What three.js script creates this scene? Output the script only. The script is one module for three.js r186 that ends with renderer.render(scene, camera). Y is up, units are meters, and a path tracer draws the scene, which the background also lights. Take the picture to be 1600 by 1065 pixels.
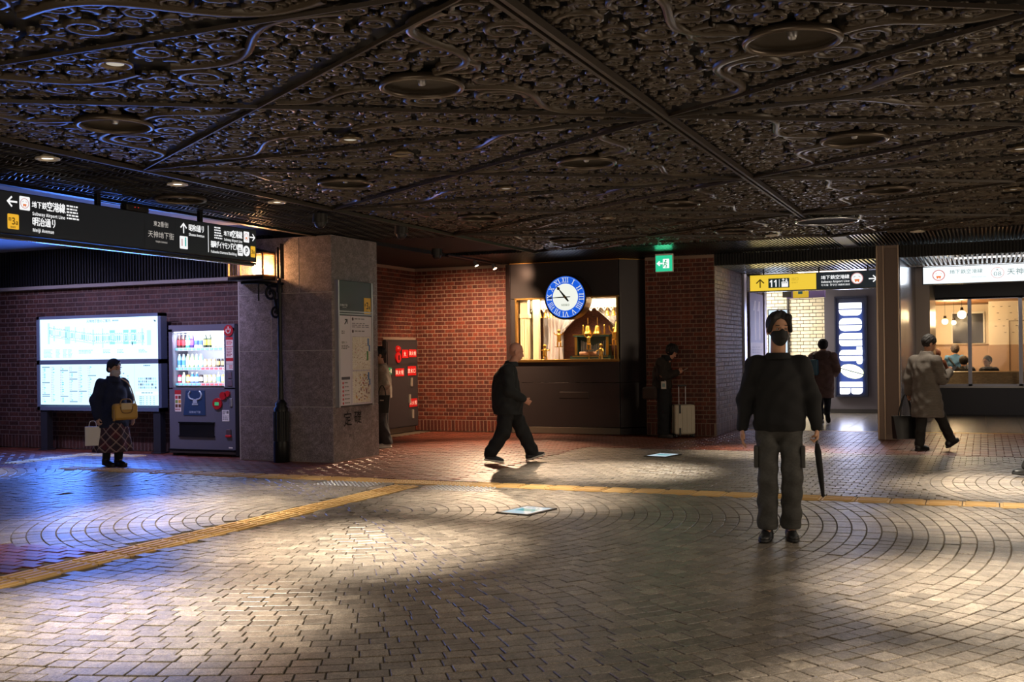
import * as THREE from 'three';
import { mergeGeometries, mergeVertices } from 'three/addons/utils/BufferGeometryUtils.js';
import { RoundedBoxGeometry } from 'three/addons/geometries/RoundedBoxGeometry.js';
import { RectAreaLightUniformsLib } from 'three/addons/lights/RectAreaLightUniformsLib.js';

// World axes follow the building: x along the shop fronts, -z into the concourse, y up, metres.
RectAreaLightUniformsLib.init();
const scene = new THREE.Scene();
const renderer = new THREE.WebGLRenderer({ antialias: true });
renderer.toneMapping = THREE.LinearToneMapping;
renderer.toneMappingExposure = 1.0;
renderer.shadowMap.enabled = true;
scene.background = new THREE.Color(0x000000);
const camera = new THREE.PerspectiveCamera(2 * Math.atan(532.5 / 1700) * 180 / Math.PI, 1600 / 1065, 0.05, 120);
camera.position.set(0, 1.5, 0);
camera.rotation.order = 'YXZ';
camera.rotation.set(0, 23.5 * Math.PI / 180, -0.013);
camera.setViewOffset(1600, 1065, 0, -19.5, 1600, 1065);

// ---------------------------------------------------------------- ceiling grid and the downlights that are on
const CEIL = 3.2, PU = 4.82, PV = 3.1, U0 = -6.92, V0 = 4.55;      // ornamental panels: 4.82 x 3.1 m
const WARM = 0xfff3df, K = 2;                                        // K: one overall gain for every lamp
const LIT = [                                                      // x, depth, strength
  [-4.58, 4.85, 1.0], [-4.56, 7.35, 1.25], [-4.5, 10.25, 0.8], [-4.35, 13.1, 0.8], [0.26, 7.35, 1.1], [0.3, 10.3, 0.55], [0.3, 12.9, 0.95],
  [-7.24, 6.87, 0.2], [-7.22, 8.46, 0.75], [-7.12, 9.95, 0.28], [-9.6, 4.9, 0.3], [-12.8, 9.9, 0.35], [-2.87, 16.3, 0.5], [-0.88, 16.86, 0.12], [2.6, 15.4, 0.5],
  [-4.6, 1.7, 1.0], [0.26, 1.7, 1.0], [0.26, 4.6, 0.9], [4.6, 4.6, 1.0], [4.6, 7.4, 1.0], [4.6, 10.2, 1.0],
];
function lamp(o, x, y, z) { o.position.set(x, y, z); o.castShadow = true; scene.add(o); return o; }
function spot(name, x, y, z, tx, ty, tz, color, cd, deg, pen, soft = 1.5) {
  const s = new THREE.SpotLight(color, cd * K, 0, deg * Math.PI / 180, pen, 2);
  s.name = name; s.shadow.radius = soft; s.target.position.set(tx, ty, tz); scene.add(s.target); return lamp(s, x, y, z);
}
function area(name, color, power, w, h, x, y, z, tx, ty, tz) {
  const a = new THREE.RectAreaLight(color, power * K, w, h); a.name = name; a.position.set(x, y, z); scene.add(a); a.lookAt(tx, ty, tz); return a;
}
for (const [x, v, k] of LIT) {
  spot('downlight_beam', x, CEIL - 0.045, -v, x, 0, -v, WARM, 74 * k, 27, 0.95, 3);
  if (v > 4 && x < 1) spot('downlight_spill', x, CEIL - 0.04, -v, x, 0, -v, WARM, 2.6 * k, 78, 1, 3);
}

// ---------------------------------------------------------------- helpers
let seed = 7;
const rnd = () => { seed = (seed + 0x6d2b79f5) | 0; let t = Math.imul(seed ^ (seed >>> 15), 1 | seed); t = (t + Math.imul(t ^ (t >>> 7), 61 | t)) ^ t; return ((t ^ (t >>> 14)) >>> 0) / 4294967296; };
const rr = (a, b) => a + (b - a) * rnd();
const pick = (a) => a[Math.floor(rnd() * a.length)];
const V3 = (x, y, z) => new THREE.Vector3(x, y, z);
const taken = {};
function numbered(n) { const k = taken[n] = (taken[n] ?? -1) + 1; return k ? n + '_' + String(k).padStart(3, '0') : n; }
function mat(color, rough = 0.7, extra = {}) { return new THREE.MeshPhysicalMaterial({ color, roughness: rough, ...extra }); }
function thing(name, label, category, [x, y, z] = [0, 0, 0], turn = 0, group) {
  const o = new THREE.Group(); o.name = numbered(name); o.position.set(x, y, z); o.rotation.y = turn;
  o.userData = { label, category }; if (group) o.userData.group = group;
  scene.add(o); return o;
}
function structure(name, geo, m) { const o = geo ? new THREE.Mesh(geo, m) : new THREE.Group(); o.name = name; o.userData = { kind: 'structure' }; o.castShadow = o.receiveShadow = true; scene.add(o); return o; }
function part(parent, name, geo, m, x = 0, y = 0, z = 0, label) {
  const o = new THREE.Mesh(geo, m); o.name = name; o.position.set(x, y, z); o.castShadow = o.receiveShadow = true;
  if (label) o.userData.label = label;
  parent.add(o); return o;
}
const dup = (o, label, x, y, z, turn = 0) => { const c = o.clone(); c.name = numbered(o.name.replace(/_\d{3}$/, '')); c.position.set(x, y, z); c.rotation.y = turn; c.userData = { ...o.userData, label: label ?? o.userData.label }; scene.add(c); return c; };
const box = (w, h, d, x = 0, y = 0, z = 0) => new THREE.BoxGeometry(w, h, d).translate(x, y, z);
const rbox = (w, h, d, r = 0.01, x = 0, y = 0, z = 0) => new RoundedBoxGeometry(w, h, d, 2, Math.min(r, w / 2.01, h / 2.01, d / 2.01)).translate(x, y, z);
const cyl = (r0, r1, h, x = 0, y = 0, z = 0, n = 20) => new THREE.CylinderGeometry(r0, r1, h, n).translate(x, y, z);
const lathe = (pts, n = 24) => new THREE.LatheGeometry(pts.map(([r, y]) => new THREE.Vector2(r, y)), n);
const tube = (pts, r, n = 24, m = 8) => new THREE.TubeGeometry(new THREE.CatmullRomCurve3(pts.map((p) => V3(...p))), n, r, m);
const merge = (list) => mergeGeometries(list.map((g) => { const q = g.index ? g.toNonIndexed() : g; for (const k of Object.keys(q.attributes)) if (!['position', 'normal', 'uv'].includes(k)) q.deleteAttribute(k); return q; }));
const plane = (w, h) => new THREE.PlaneGeometry(w, h);
// uv in metres on an axis-aligned box
function metricUV(g, s = 1) {
  const p = g.attributes.position, n = g.attributes.normal, uv = new Float32Array(p.count * 2);
  for (let i = 0; i < p.count; i++) {
    const ax = Math.abs(n.getX(i)), ay = Math.abs(n.getY(i)), az = Math.abs(n.getZ(i));
    const [a, b] = ay > ax && ay > az ? [p.getX(i), p.getZ(i)] : ax > az ? [p.getZ(i), p.getY(i)] : [p.getX(i), p.getY(i)];
    uv[i * 2] = a * s; uv[i * 2 + 1] = b * s;
  }
  g.setAttribute('uv', new THREE.BufferAttribute(uv, 2)); return g;
}
// tileable speckle textures
function speckle(n, fn, srgb = true) {
  const d = new Uint8Array(n * n * 4);
  for (let i = 0; i < n * n; i++) { const c = fn(i % n, Math.floor(i / n)); d[i * 4] = c[0]; d[i * 4 + 1] = c[1]; d[i * 4 + 2] = c[2]; d[i * 4 + 3] = 255; }
  const t = new THREE.DataTexture(d, n, n); t.wrapS = t.wrapT = THREE.RepeatWrapping; t.magFilter = THREE.LinearFilter; t.minFilter = THREE.LinearMipmapLinearFilter; t.generateMipmaps = true;
  if (srgb) t.colorSpace = THREE.SRGBColorSpace; t.needsUpdate = true; return t;
}
function valueNoise(n, cells, s) {
  const r = []; for (let i = 0; i < cells * cells; i++) r.push(rnd());
  const at = (x, y) => r[((y % cells + cells) % cells) * cells + ((x % cells + cells) % cells)], out = new Float32Array(n * n), sm = (t) => t * t * (3 - 2 * t);
  for (let y = 0; y < n; y++) for (let x = 0; x < n; x++) {
    const fx = x / n * cells, fy = y / n * cells, ix = Math.floor(fx), iy = Math.floor(fy), tx = sm(fx - ix), ty = sm(fy - iy);
    out[y * n + x] = ((at(ix, iy) * (1 - tx) + at(ix + 1, iy) * tx) * (1 - ty) + (at(ix, iy + 1) * (1 - tx) + at(ix + 1, iy + 1) * tx) * ty) * s;
  }
  return out;
}
const fbm = (n, list) => list.map(([c, s]) => valueNoise(n, c, s)).reduce((a, b) => a.map((v, i) => v + b[i]));
const clamp = (v, a = 0, b = 255) => Math.max(a, Math.min(b, v));
const nGran = fbm(256, [[64, 0.4], [16, 0.3], [128, 0.3]]);
const texGranite = speckle(256, (x, y) => { const v = 120 + nGran[y * 256 + x] * 120 + (rnd() - 0.5) * 90; return [clamp(v + 6), clamp(v), clamp(v - 6)]; });
const nBump = fbm(256, [[32, 0.4], [64, 0.35], [128, 0.25]]);
const texBump = speckle(256, (x, y) => { const v = clamp(nBump[y * 256 + x] * 255 + (rnd() - 0.5) * 50); return [v, v, v]; }, false);
const nFab = fbm(256, [[20, 0.5], [90, 0.5]]);
const texFabric = speckle(256, (x, y) => { const w = ((x >> 1) + (y >> 1)) % 2 ? 14 : -14, v = clamp(190 + nFab[y * 256 + x] * 50 + w + (rnd() - 0.5) * 30); return [v, v, v]; });
const texWood = speckle(256, (x, y) => { const v = clamp(200 + 30 * Math.sin(y * 0.6 + 3 * nFab[y * 256 + x] * 6.28) + (rnd() - 0.5) * 18); return [v, v * 0.99, v * 0.97]; });
function canvasTex(w, h, draw) {
  const c = document.createElement('canvas'); c.width = w; c.height = h; const g = c.getContext('2d'); g.lineCap = 'round'; g.lineJoin = 'round'; draw(g, w, h);
  const t = new THREE.CanvasTexture(c); t.colorSpace = THREE.SRGBColorSpace; t.anisotropy = 8; return t;
}
// ---------------------------------------------------------------- brush lettering: strokes on a 100 x 100 cell
const GLYPH = {
  地: '5,35 40,35;22,12 22,78;3,82 42,74;48,40 92,28 92,60 82,62;70,8 70,68;55,20 55,80 60,88 92,88 95,70', 下: '5,12 95,12;48,12 48,95;52,35 78,55',
  鉄: '25,5 5,30;25,5 48,30;14,34 38,34;6,52 46,52;26,34 26,88;12,62 17,78;41,60 35,78;4,90 48,86;62,8 54,35;57,28 95,28;50,54 98,54;75,5 75,54 68,75 50,95;76,56 84,80 98,95',
  空: '50,3 50,14;8,30 8,16 92,16 92,30;35,22 30,38 12,48;63,22 63,40 90,42;22,60 78,60;50,60 50,92;8,94 92,94',
  港: '8,8 22,18;4,36 18,44;8,94 24,62;30,20 96,20;30,42 98,42;48,5 48,42;76,5 76,42;48,48 36,66;78,48 98,64;48,62 78,62 78,74 48,74;48,62 48,88 54,94 88,94 92,82',
  線: '22,4 8,24 22,34;34,20 6,54 38,50;22,54 22,96;10,66 4,86;32,64 40,82;66,3 60,14;52,14 90,14 90,44 52,44 52,14;52,29 90,29;70,44 70,96 62,92;46,60 64,60 46,88;92,54 74,68;72,60 98,92',
  明: '8,14 38,14 38,80 8,80 8,14;8,46 38,46;54,8 92,8 92,92 82,90;54,8 54,60 40,94;54,34 92,34;54,60 92,60', 治: '8,8 22,18;4,36 18,44;8,94 24,62;62,6 40,40 92,36;80,24 96,48;44,58 90,58 90,92 44,92 44,58',
  通: '10,8 24,22;4,40 22,40 22,74 4,90;22,78 40,92 98,92;42,8 88,8 68,24;44,28 92,28 92,82 84,80;44,28 44,82;44,46 92,46;44,62 92,62;68,24 68,82', り: '30,10 26,50 34,60;66,8 70,50 60,76 42,94',
  昭: '8,14 36,14 36,80 8,80 8,14;8,46 36,46;46,12 94,12 90,42 80,40;66,12 62,30 46,46;50,58 90,58 90,92 50,92 50,58', 和: '44,6 14,16;4,34 52,34;29,14 29,96;28,36 4,72;30,42 50,62;62,24 92,24 92,84 62,84 62,24',
  東: '8,18 92,18;22,32 78,32 78,62 22,62 22,32;22,47 78,47;50,4 50,96;48,64 8,92;52,64 94,92', 番: '78,4 20,12;8,26 92,26;50,10 50,48;30,14 38,24;70,14 62,24;48,28 8,50;52,28 94,50;20,54 80,54 80,94 20,94 20,54;20,74 80,74;50,54 50,94',
  街: '22,4 4,24;24,26 4,50;16,44 16,96;34,18 62,18;48,6 48,40;30,40 66,40;34,62 62,62;48,46 48,88;30,90 66,86;72,16 94,16;68,40 98,40;84,40 84,94 74,90', 天: '14,14 86,14;6,46 94,46;50,14 50,46 38,72 8,94;52,48 66,76 94,94',
  神: '22,4 26,14;6,24 38,24 6,60;22,46 22,96;26,46 38,58;48,22 92,22 92,72 48,72 48,22;48,47 92,47;70,4 70,96', 福: '20,4 24,14;6,24 36,24 6,60;20,46 20,96;26,46 36,58;44,10 96,10;52,20 90,20 90,40 52,40 52,20;46,50 94,50 94,94 46,94 46,50;46,72 94,72;70,50 70,94',
  岡: '10,96 10,8 90,8 90,94 80,92;30,18 36,32;68,18 60,32;20,38 80,38;50,38 50,78;30,52 30,78 72,78 72,52', ダ: '38,6 24,30 8,48;34,22 80,22 66,60 28,94;34,46 62,64;80,4 88,14;92,2 98,12', イ: '80,8 52,36 10,58;54,36 54,96', ヤ: '6,38 88,24 68,50;34,8 54,94',
  モ: '16,16 84,16;6,48 94,48;44,16 44,84 52,90 90,90', ン: '12,18 36,34;14,88 56,74 90,26', ド: '34,6 34,96;36,38 76,58;62,8 70,22;80,4 88,18', ビ: '20,8 20,84 28,90 84,90;78,26 22,50;72,4 78,14;88,2 94,12', ル: '28,12 28,50 6,90;56,10 56,86 94,54',
  出: '50,4 50,92;18,16 18,46 82,46 82,16;10,56 10,92 90,92 90,56', 口: '14,18 86,18 86,86 14,86 14,18', 駅: '10,8 46,8;10,8 10,54 48,54 46,90 36,86;10,24 42,24;10,39 42,39;28,8 28,54;6,66 4,84;16,66 18,80;28,64 32,78;56,10 92,10 92,40 56,40;56,10 56,60 46,94;72,40 96,94',
  定: '50,2 50,14;8,32 8,16 92,16 92,32;24,40 78,40;50,40 50,84;50,62 80,62;30,54 24,78 8,96;22,76 44,88 96,92',
  礎: '4,12 40,12;22,12 4,52;14,44 36,44 36,78 14,78 14,44;46,16 70,16;58,4 58,40;56,18 44,36;60,20 70,32;72,16 96,16;84,4 84,40;82,18 74,36;86,20 96,32;48,48 94,48 90,58;72,48 72,86;72,68 92,68;56,60 52,80 42,94;50,78 66,88 98,92',
  消: '8,8 22,18;4,36 18,44;8,94 24,62;64,4 64,34;42,12 50,26;88,10 78,26;42,38 42,94;42,38 90,38 90,92 80,90;42,56 90,56;42,72 90,72', 火: '20,30 28,52;82,28 68,50;50,6 50,44 36,74 8,94;52,48 66,76 94,94',
  栓: '4,30 44,30;24,6 24,96;24,34 4,66;26,40 44,58;70,4 42,38;70,4 98,36;54,44 88,44;52,66 90,66;71,44 71,90;46,92 96,92', 放: '24,4 24,18;4,20 48,20;20,20 18,56 4,92;18,46 42,46 38,88 28,86;62,4 52,30;56,24 96,24;84,26 74,62 50,94;60,36 74,66 98,94',
  水: '50,4 50,92 40,86;8,34 38,34 28,60 8,82;84,22 60,42;52,36 66,66 94,88', の: '52,20 44,60 24,82 12,62 24,34 52,20 82,32 90,58 74,84 54,90', ご: '24,20 70,20 56,30;20,62 24,82 50,88 80,84;78,6 84,16;90,4 96,14',
  案: '50,2 50,12;8,26 8,14 92,14 92,26;40,18 24,44 76,54;10,32 90,32;66,34 48,48 18,58;6,66 94,66;50,56 50,98;46,70 10,94;54,70 92,94', 内: '12,96 12,22 88,22 88,94 78,92;50,4 50,30 40,56 24,72;52,44 72,70',
  西: '6,12 94,12;12,32 88,32 88,92 12,92 12,32;38,12 38,40 24,64;62,12 62,56 84,58;12,80 88,80', 지: '8,20 46,20;28,20 10,70;28,42 50,68;72,6 72,94', 하: '26,6 26,16;8,26 48,26;28,40 44,54 28,70 12,54 28,40;70,4 70,94;70,46 90,46',
  철: '28,2 28,10;10,14 48,14;28,14 10,44;30,26 48,42;76,4 76,46;54,26 76,26;16,54 76,54 76,68 16,68 16,84 80,84', 공: '20,8 76,8 70,30;6,40 94,40;48,28 48,40;50,54 74,72 50,92 26,72 50,54', 항: '26,2 26,8;8,14 48,14;28,22 42,32 28,44 14,32 28,22;72,2 72,52;72,28 92,28;48,58 72,76 48,94 24,76 48,58',
  선: '28,6 8,48;30,22 48,46;76,4 76,62;54,26 76,26;20,64 20,92 84,92', 机: '4,30 40,30;22,6 22,96;22,34 4,64;26,40 40,56;54,12 54,60 44,94;54,12 82,12 82,86 98,88 98,74', 场: '6,34 40,34;22,8 22,78;2,82 42,74;48,12 88,12 56,44 94,44 86,92 74,90;72,46 44,86;84,46 58,94',
  线: '30,4 8,36 30,36 6,66 34,60;4,88 38,78;48,30 92,22;46,54 98,44;66,4 78,70 96,92;92,60 48,96;82,4 92,14',
};
function write(g, text, x, y, size, color, weight = 0.1, squeeze = 1, gap = 1.06) {          // x, y: top left of the first cell
  g.strokeStyle = color; g.fillStyle = color;
  for (const ch of text) {
    const s = GLYPH[ch];
    if (s) {
      g.lineWidth = size * weight; g.beginPath();
      for (const st of s.split(';')) st.split(' ').forEach((q, i) => { const [a, b] = q.split(',').map(Number); const X = x + a / 100 * size * squeeze, Y = y + b / 100 * size; i ? g.lineTo(X, Y) : g.moveTo(X, Y); });
      g.stroke(); x += size * squeeze * gap;
    } else if (ch === ' ') x += size * 0.4;
    else { g.font = 'bold ' + size * 1.1 + 'px sans-serif'; g.fillText(ch, x, y + size * 0.92); x += g.measureText(ch).width; }
  }
  return x;
}
function latin(g, text, x, y, size, color, width, bold = true) { g.fillStyle = color; g.font = (bold ? 'bold ' : '') + size + 'px sans-serif'; const w = g.measureText(text).width; g.save(); g.translate(x, y); if (width) g.scale(width / w, 1); g.fillText(text, 0, 0); g.restore(); }
function arrow(g, x, y, s, a, color, w = 0.16) { g.save(); g.translate(x, y); g.rotate(a); g.strokeStyle = color; g.lineWidth = s * w; g.lineCap = 'butt'; g.lineJoin = 'miter'; g.beginPath(); g.moveTo(-s * 0.5, 0); g.lineTo(s * 0.42, 0); g.moveTo(s * 0.02, -s * 0.42); g.lineTo(s * 0.44, 0); g.lineTo(s * 0.02, s * 0.42); g.stroke(); g.restore(); g.lineCap = g.lineJoin = 'round'; }
function trainMark(g, x, y, r) {   // subway line roundel
  g.strokeStyle = '#c98a8a'; g.fillStyle = '#ffffff'; g.lineWidth = r * 0.13; g.beginPath(); g.arc(x, y, r, 0, 7); g.fill(); g.stroke();
  g.strokeStyle = '#b9a9a0'; g.lineWidth = r * 0.1; g.beginPath(); g.moveTo(x - r * 0.55, y - r * 0.25); g.lineTo(x - r * 0.3, y - r * 0.4); g.moveTo(x + r * 0.55, y - r * 0.25); g.lineTo(x + r * 0.3, y - r * 0.4); g.stroke();
  g.fillStyle = '#e8763a'; g.beginPath(); g.moveTo(x - r * 0.45, y + r * 0.15); g.lineTo(x + r * 0.45, y + r * 0.15); g.lineTo(x + r * 0.3, y + r * 0.7); g.lineTo(x - r * 0.3, y + r * 0.7); g.fill();
  g.fillStyle = '#ffffff'; g.beginPath(); g.moveTo(x - r * 0.2, y + r * 0.7); g.lineTo(x, y + r * 0.42); g.lineTo(x + r * 0.2, y + r * 0.7); g.fill();
}
const smudge = (g, x, y, w, h, color, n) => { g.fillStyle = color; for (let i = 0; i < n; i++) { const yy = y + i * h / n; let xx = x; while (xx < x + w * rr(0.6, 1)) { const l = rr(0.1, 0.3) * w; g.fillRect(xx, yy, Math.min(l, x + w - xx), h / n * 0.55); xx += l + w * 0.05; } } };
// ---------------------------------------------------------------- materials
const S = (h) => new THREE.Color(h);
const M = {
  mortar: mat(0x8c7868, 0.9), jointPurple: mat(0x6e5f5c, 0.9), settJoint: mat(0x5d5142, 0.9), darkJoint: mat(0x2b2621, 0.9), black: mat(0x0b0a0a, 0.8), soffit: mat(0x0d0d0e, 0.55), plaster: mat(0x1d1a18, 0.9),
  iron: mat(0x121214, 0.42, { metalness: 0.4 }), bronze: mat(0x2b2420, 0.38, { metalness: 0.55 }), brass: mat(0xb08a4a, 0.3, { metalness: 0.9 }), gold: mat(0xd8a84e, 0.28, { metalness: 0.95 }), steel: mat(0x9a9aa0, 0.24, { metalness: 0.9 }), alu: mat(0xb8b8bc, 0.4, { metalness: 0.8 }),
  ornament: mat(0x443b30, 0.38, { metalness: 0.1 }), grille: mat(0x2c2927, 0.32, { metalness: 0.5 }), rail: mat(0x352d25, 0.5, { metalness: 0.1 }),
  granite: mat(0xffffff, 0.42, { map: texGranite, vertexColors: true, bumpMap: texBump, bumpScale: 0.0012 }), paver: mat(0xffffff, 0.4, { map: texGranite, vertexColors: true, bumpMap: texBump, bumpScale: 0.001 }),
  pillar: mat(0x6a605a, 0.55, { map: texGranite }), cream: mat(0xe6dcc6, 0.7), white: mat(0xeeeae2, 0.6), dark: mat(0x17161a, 0.5), charcoal: mat(0x222126, 0.5), yellow: mat(0xd2973a, 0.6), glass: mat(0xffffff, 0.02, { transmission: 1, thickness: 0, ior: 1.22 }),
};
// block with chamfered face: face towards +z, x by y by depth
function chamferBlock(w, h, d, ch) {
  const a = w / 2, b = h / 2, P = [], q = (A, B, C, D) => P.push(...A, ...B, ...C, ...A, ...C, ...D);
  const f = [[-a + ch, -b + ch, 0], [a - ch, -b + ch, 0], [a - ch, b - ch, 0], [-a + ch, b - ch, 0]], e = [[-a, -b, -ch], [a, -b, -ch], [a, b, -ch], [-a, b, -ch]], k = e.map(([x, y]) => [x, y, -d]);
  q(...f); for (let i = 0; i < 4; i++) { const j = (i + 1) % 4; q(e[i], e[j], f[j], f[i]); q(k[i], k[j], e[j], e[i]); }
  const g = new THREE.BufferGeometry(); g.setAttribute('position', new THREE.BufferAttribute(new Float32Array(P), 3)); g.computeVertexNormals(); return metricUV(g);
}
// many blocks written into one geometry, each with its own tone
class Blocks {
  constructor() { this.p = []; this.n = []; this.u = []; this.c = []; }
  add(g, m, col) {
    const P = g.attributes.position, N = g.attributes.normal, W = g.attributes.uv, v = V3(), nm = new THREE.Matrix3().getNormalMatrix(m), ou = rnd(), ov = rnd();
    for (let i = 0; i < P.count; i++) { v.fromBufferAttribute(P, i).applyMatrix4(m); this.p.push(v.x, v.y, v.z); v.fromBufferAttribute(N, i).applyMatrix3(nm).normalize(); this.n.push(v.x, v.y, v.z); this.u.push(W.getX(i) + ou, W.getY(i) + ov); this.c.push(col.r, col.g, col.b); }
  }
  build() { const g = new THREE.BufferGeometry(); for (const [k, a, s] of [['position', this.p, 3], ['normal', this.n, 3], ['uv', this.u, 2], ['color', this.c, 3]]) g.setAttribute(k, new THREE.BufferAttribute(new Float32Array(a), s)); return g; }
}
const tone = (hex, k) => S(hex).multiplyScalar(k);
// pieces: [{geo, matrix, color, size}], the largest 300 become parts, the rest one part
const CAM = V3(0, 1.5, 0);
const toneMats = new Map();
function tinted(m, color) { const k = m.uuid + color.getHexString(); if (!toneMats.has(k)) { const t = m.clone(); t.color.copy(color); t.vertexColors = false; toneMats.set(k, t); } return toneMats.get(k); }
function layPieces(parent, name, restName, pieces, m, most = 300) {
  pieces.sort((a, b) => b.size - a.size);
  for (const p of pieces.slice(0, most)) { const o = new THREE.Mesh(p.geo, tinted(m, p.color)); o.name = name; o.applyMatrix4(p.matrix); o.castShadow = o.receiveShadow = true; parent.add(o); }
  if (pieces.length > most) { const b = new Blocks(); for (const p of pieces.slice(most)) b.add(p.geo, p.matrix, p.color); const o = part(parent, restName, b.build(), m.vertexColors ? m : Object.assign(m.clone(), { vertexColors: true, color: S(0xffffff) })); o.userData.kind = 'stuff'; }
}
// ---------------------------------------------------------------- brick walls
const brickGeo = {};
const brickOf = (w, h) => brickGeo[w.toFixed(3) + h] ??= chamferBlock(w, h, 0.03, 0.004);
M.brick = mat(0xffffff, 0.62, { map: texGranite, bumpMap: texBump, bumpScale: 0.0015, vertexColors: true });
M.enamel = mat(0xffffff, 0.4, { vertexColors: true });
M.glaze = mat(0xffffff, 0.6, { map: texGranite, vertexColors: true });
const RED = [0x7a3a2a, 0x86402e, 0x6a3226, 0x90452e, 0x723428].map(S), PINK = [0x8f726a, 0x9b7c72, 0x82675f].map(S), PALE = [0xd9d2c0, 0xe2dccb, 0xcfc7b4].map(S), PURPLE = [0x5e3a36, 0x6b423c, 0x543431].map(S);
function brickWall(name, x, z, turn, width, y0, y1, { tones = RED, soldier = 0.22, mortar = M.mortar, skip, most = 300, m = M.brick, course = 0.077, thick = 0.2, bondLong = 0.21 } = {}) {
  const w = structure(name); w.position.set(x, 0, z); w.rotation.y = turn; w.updateMatrixWorld();
  part(w, 'mortar_bed', box(width, y1 - y0, thick, width / 2, (y0 + y1) / 2, -thick / 2), mortar);
  const list = [], put = (cx, cy, bw, bh) => {
    if (skip?.(cx, cy)) return;
    const c = V3(cx, cy, 0).applyMatrix4(w.matrixWorld);
    list.push({ geo: brickOf(bw, bh), matrix: new THREE.Matrix4().makeTranslation(cx, cy, 0.006 + rr(-0.0015, 0.0015)), color: pick(tones), size: bw * bh * 0.5 / (0.02 + c.distanceToSquared(CAM) / 200) });
  };
  let y = y0;
  if (soldier) { for (let i = 0; (i + 0.5) * 0.077 < width; i++) put((i + 0.5) * 0.077, y + soldier / 2, 0.067, soldier - 0.012); y += soldier; }
  for (let k = 0; y + course <= y1 + 0.02; k++, y += course) {
    const head = k % 2, bw = head ? bondLong / 2 - 0.005 : bondLong, pitch = bw + 0.01, off = head ? (bondLong + 0.01) * 0.25 : 0;
    for (let a = -off; a < width - 0.03; a += pitch) { const l = Math.max(a, 0.004), r = Math.min(a + bw, width - 0.004); if (r - l > 0.03) put((l + r) / 2, y + course / 2, Math.round((r - l) * 200) / 200, course - 0.012); }
  }
  layPieces(w, 'brick', 'brick_field', list, m, most);
  return w;
}
brickWall('wall_left', -16.6, -13.8, 0, 6.65, 0, 2.68, { tones: PURPLE, mortar: M.jointPurple });
brickWall('wall_alcove', -10.34, -14.0, Math.PI / 2, 5.0, 0, 3.2, { skip: (a, y) => a > 3.66 && a < 4.92 && y > 0.1 && y < 1.82, soldier: 0.22 });
brickWall('wall_back', -10.34, -19.0, 0, 2.2, 0, 3.2, {});
brickWall('wall_right', -5.62, -19.0, 0, 1.26, 0, 3.2, {});
brickWall('wall_passage', -4.36, -19.012, Math.PI / 2, 2.39, 0, 3.03, { tones: PINK, m: M.glaze, mortar: M.jointPurple });
brickWall('wall_exit', -4.36, -21.62, Math.PI / 2, 1.9, 0, 3.0, { tones: PINK, most: 60, m: M.glaze });
brickWall('wall_far', -7.4, -27.0, 0, 3.95, 0, 3.2, { tones: PALE, m: M.enamel, mortar: M.darkJoint, soldier: 0, course: 0.085, bondLong: 0.29 });
// setting beyond the frame that closes the concourse
structure('wall_rear', box(26, 3.6, 0.3, -5, 1.8, 3.6), M.plaster);
structure('wall_side', box(0.3, 3.6, 32, 7.6, 1.8, -12), M.plaster);
structure('wall_end', box(0.3, 3.6, 20, -16.75, 1.8, -5.6), M.plaster);
structure('wall_corridor', box(0.3, 3.6, 6, -7.55, 1.8, -24.2), M.cream);
structure('wall_corridor_front', box(3.0, 3.6, 0.2, -5.9, 1.8, -23.62), M.cream);
structure('wall_shop_end', box(9.2, 3.6, 0.3, 3, 1.8, -32.6), M.cream);

// ---------------------------------------------------------------- floor
const floor = structure('floor');
part(floor, 'floor_slab', box(26, 0.3, 37, -5, -0.161, -14.8), M.settJoint);
const inView = (u, v) => { const X = u * 0.917 + v * 0.399, D = -u * 0.399 + v * 0.917; return D > 3.2 && D < 27 && Math.abs(X) < D * 0.475 + 1.0; };
const isStrip = (u, v) => (u > -6.33 && u < -5.92 && v < 11.52) || (v > 11.12 && v < 11.52 && u > -11.7);
function zone(u, v) {
  if (isStrip(u, v)) return 0;
  if ((u > -5.92 && v < 11.12) || (u < -6.33 && v > 6.5 && v < 11.12) || (u > -5.85 && v > 11.52 && v < 16.3)) return 1;
  if (v < 20.68 && v < (u < -9.95 ? 13.75 : u < -4.36 ? 18.95 : 30)) return 2;
  return 0;
}
const GR = [0xa89e92, 0x9a9186, 0xb4aa9d, 0xa1988c, 0x938b81].map(S), RP = [0x8d4b38, 0x7c4232, 0x9a5540, 0x844a3a].map(S);
const setts = [], pavers = [], settGeo = chamferBlock(0.2, 0.11, 0.03, 0.0035).rotateX(-Math.PI / 2), paverGeo = chamferBlock(0.196, 0.096, 0.03, 0.004).rotateX(-Math.PI / 2);
function lay(u, v, turn, len = 0.142) {
  const z = zone(u, v); if (!z || !inView(u, v)) return;
  const Y = rr(-0.003, 0.002), m = new THREE.Matrix4().makeRotationY(turn).scale(V3(z === 1 ? len / 0.2 : 1, 1, 1)).setPosition(u, Y, -v), d2 = u * u + v * v;
  (z === 1 ? setts : pavers).push({ geo: z === 1 ? settGeo : paverGeo, matrix: m, color: pick(z === 1 ? GR : RP), size: 1 / d2 });
}
const CENTRES = [[-5.5, 9.0], [-13.4, 9.2], [2.6, 13.2]];
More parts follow.
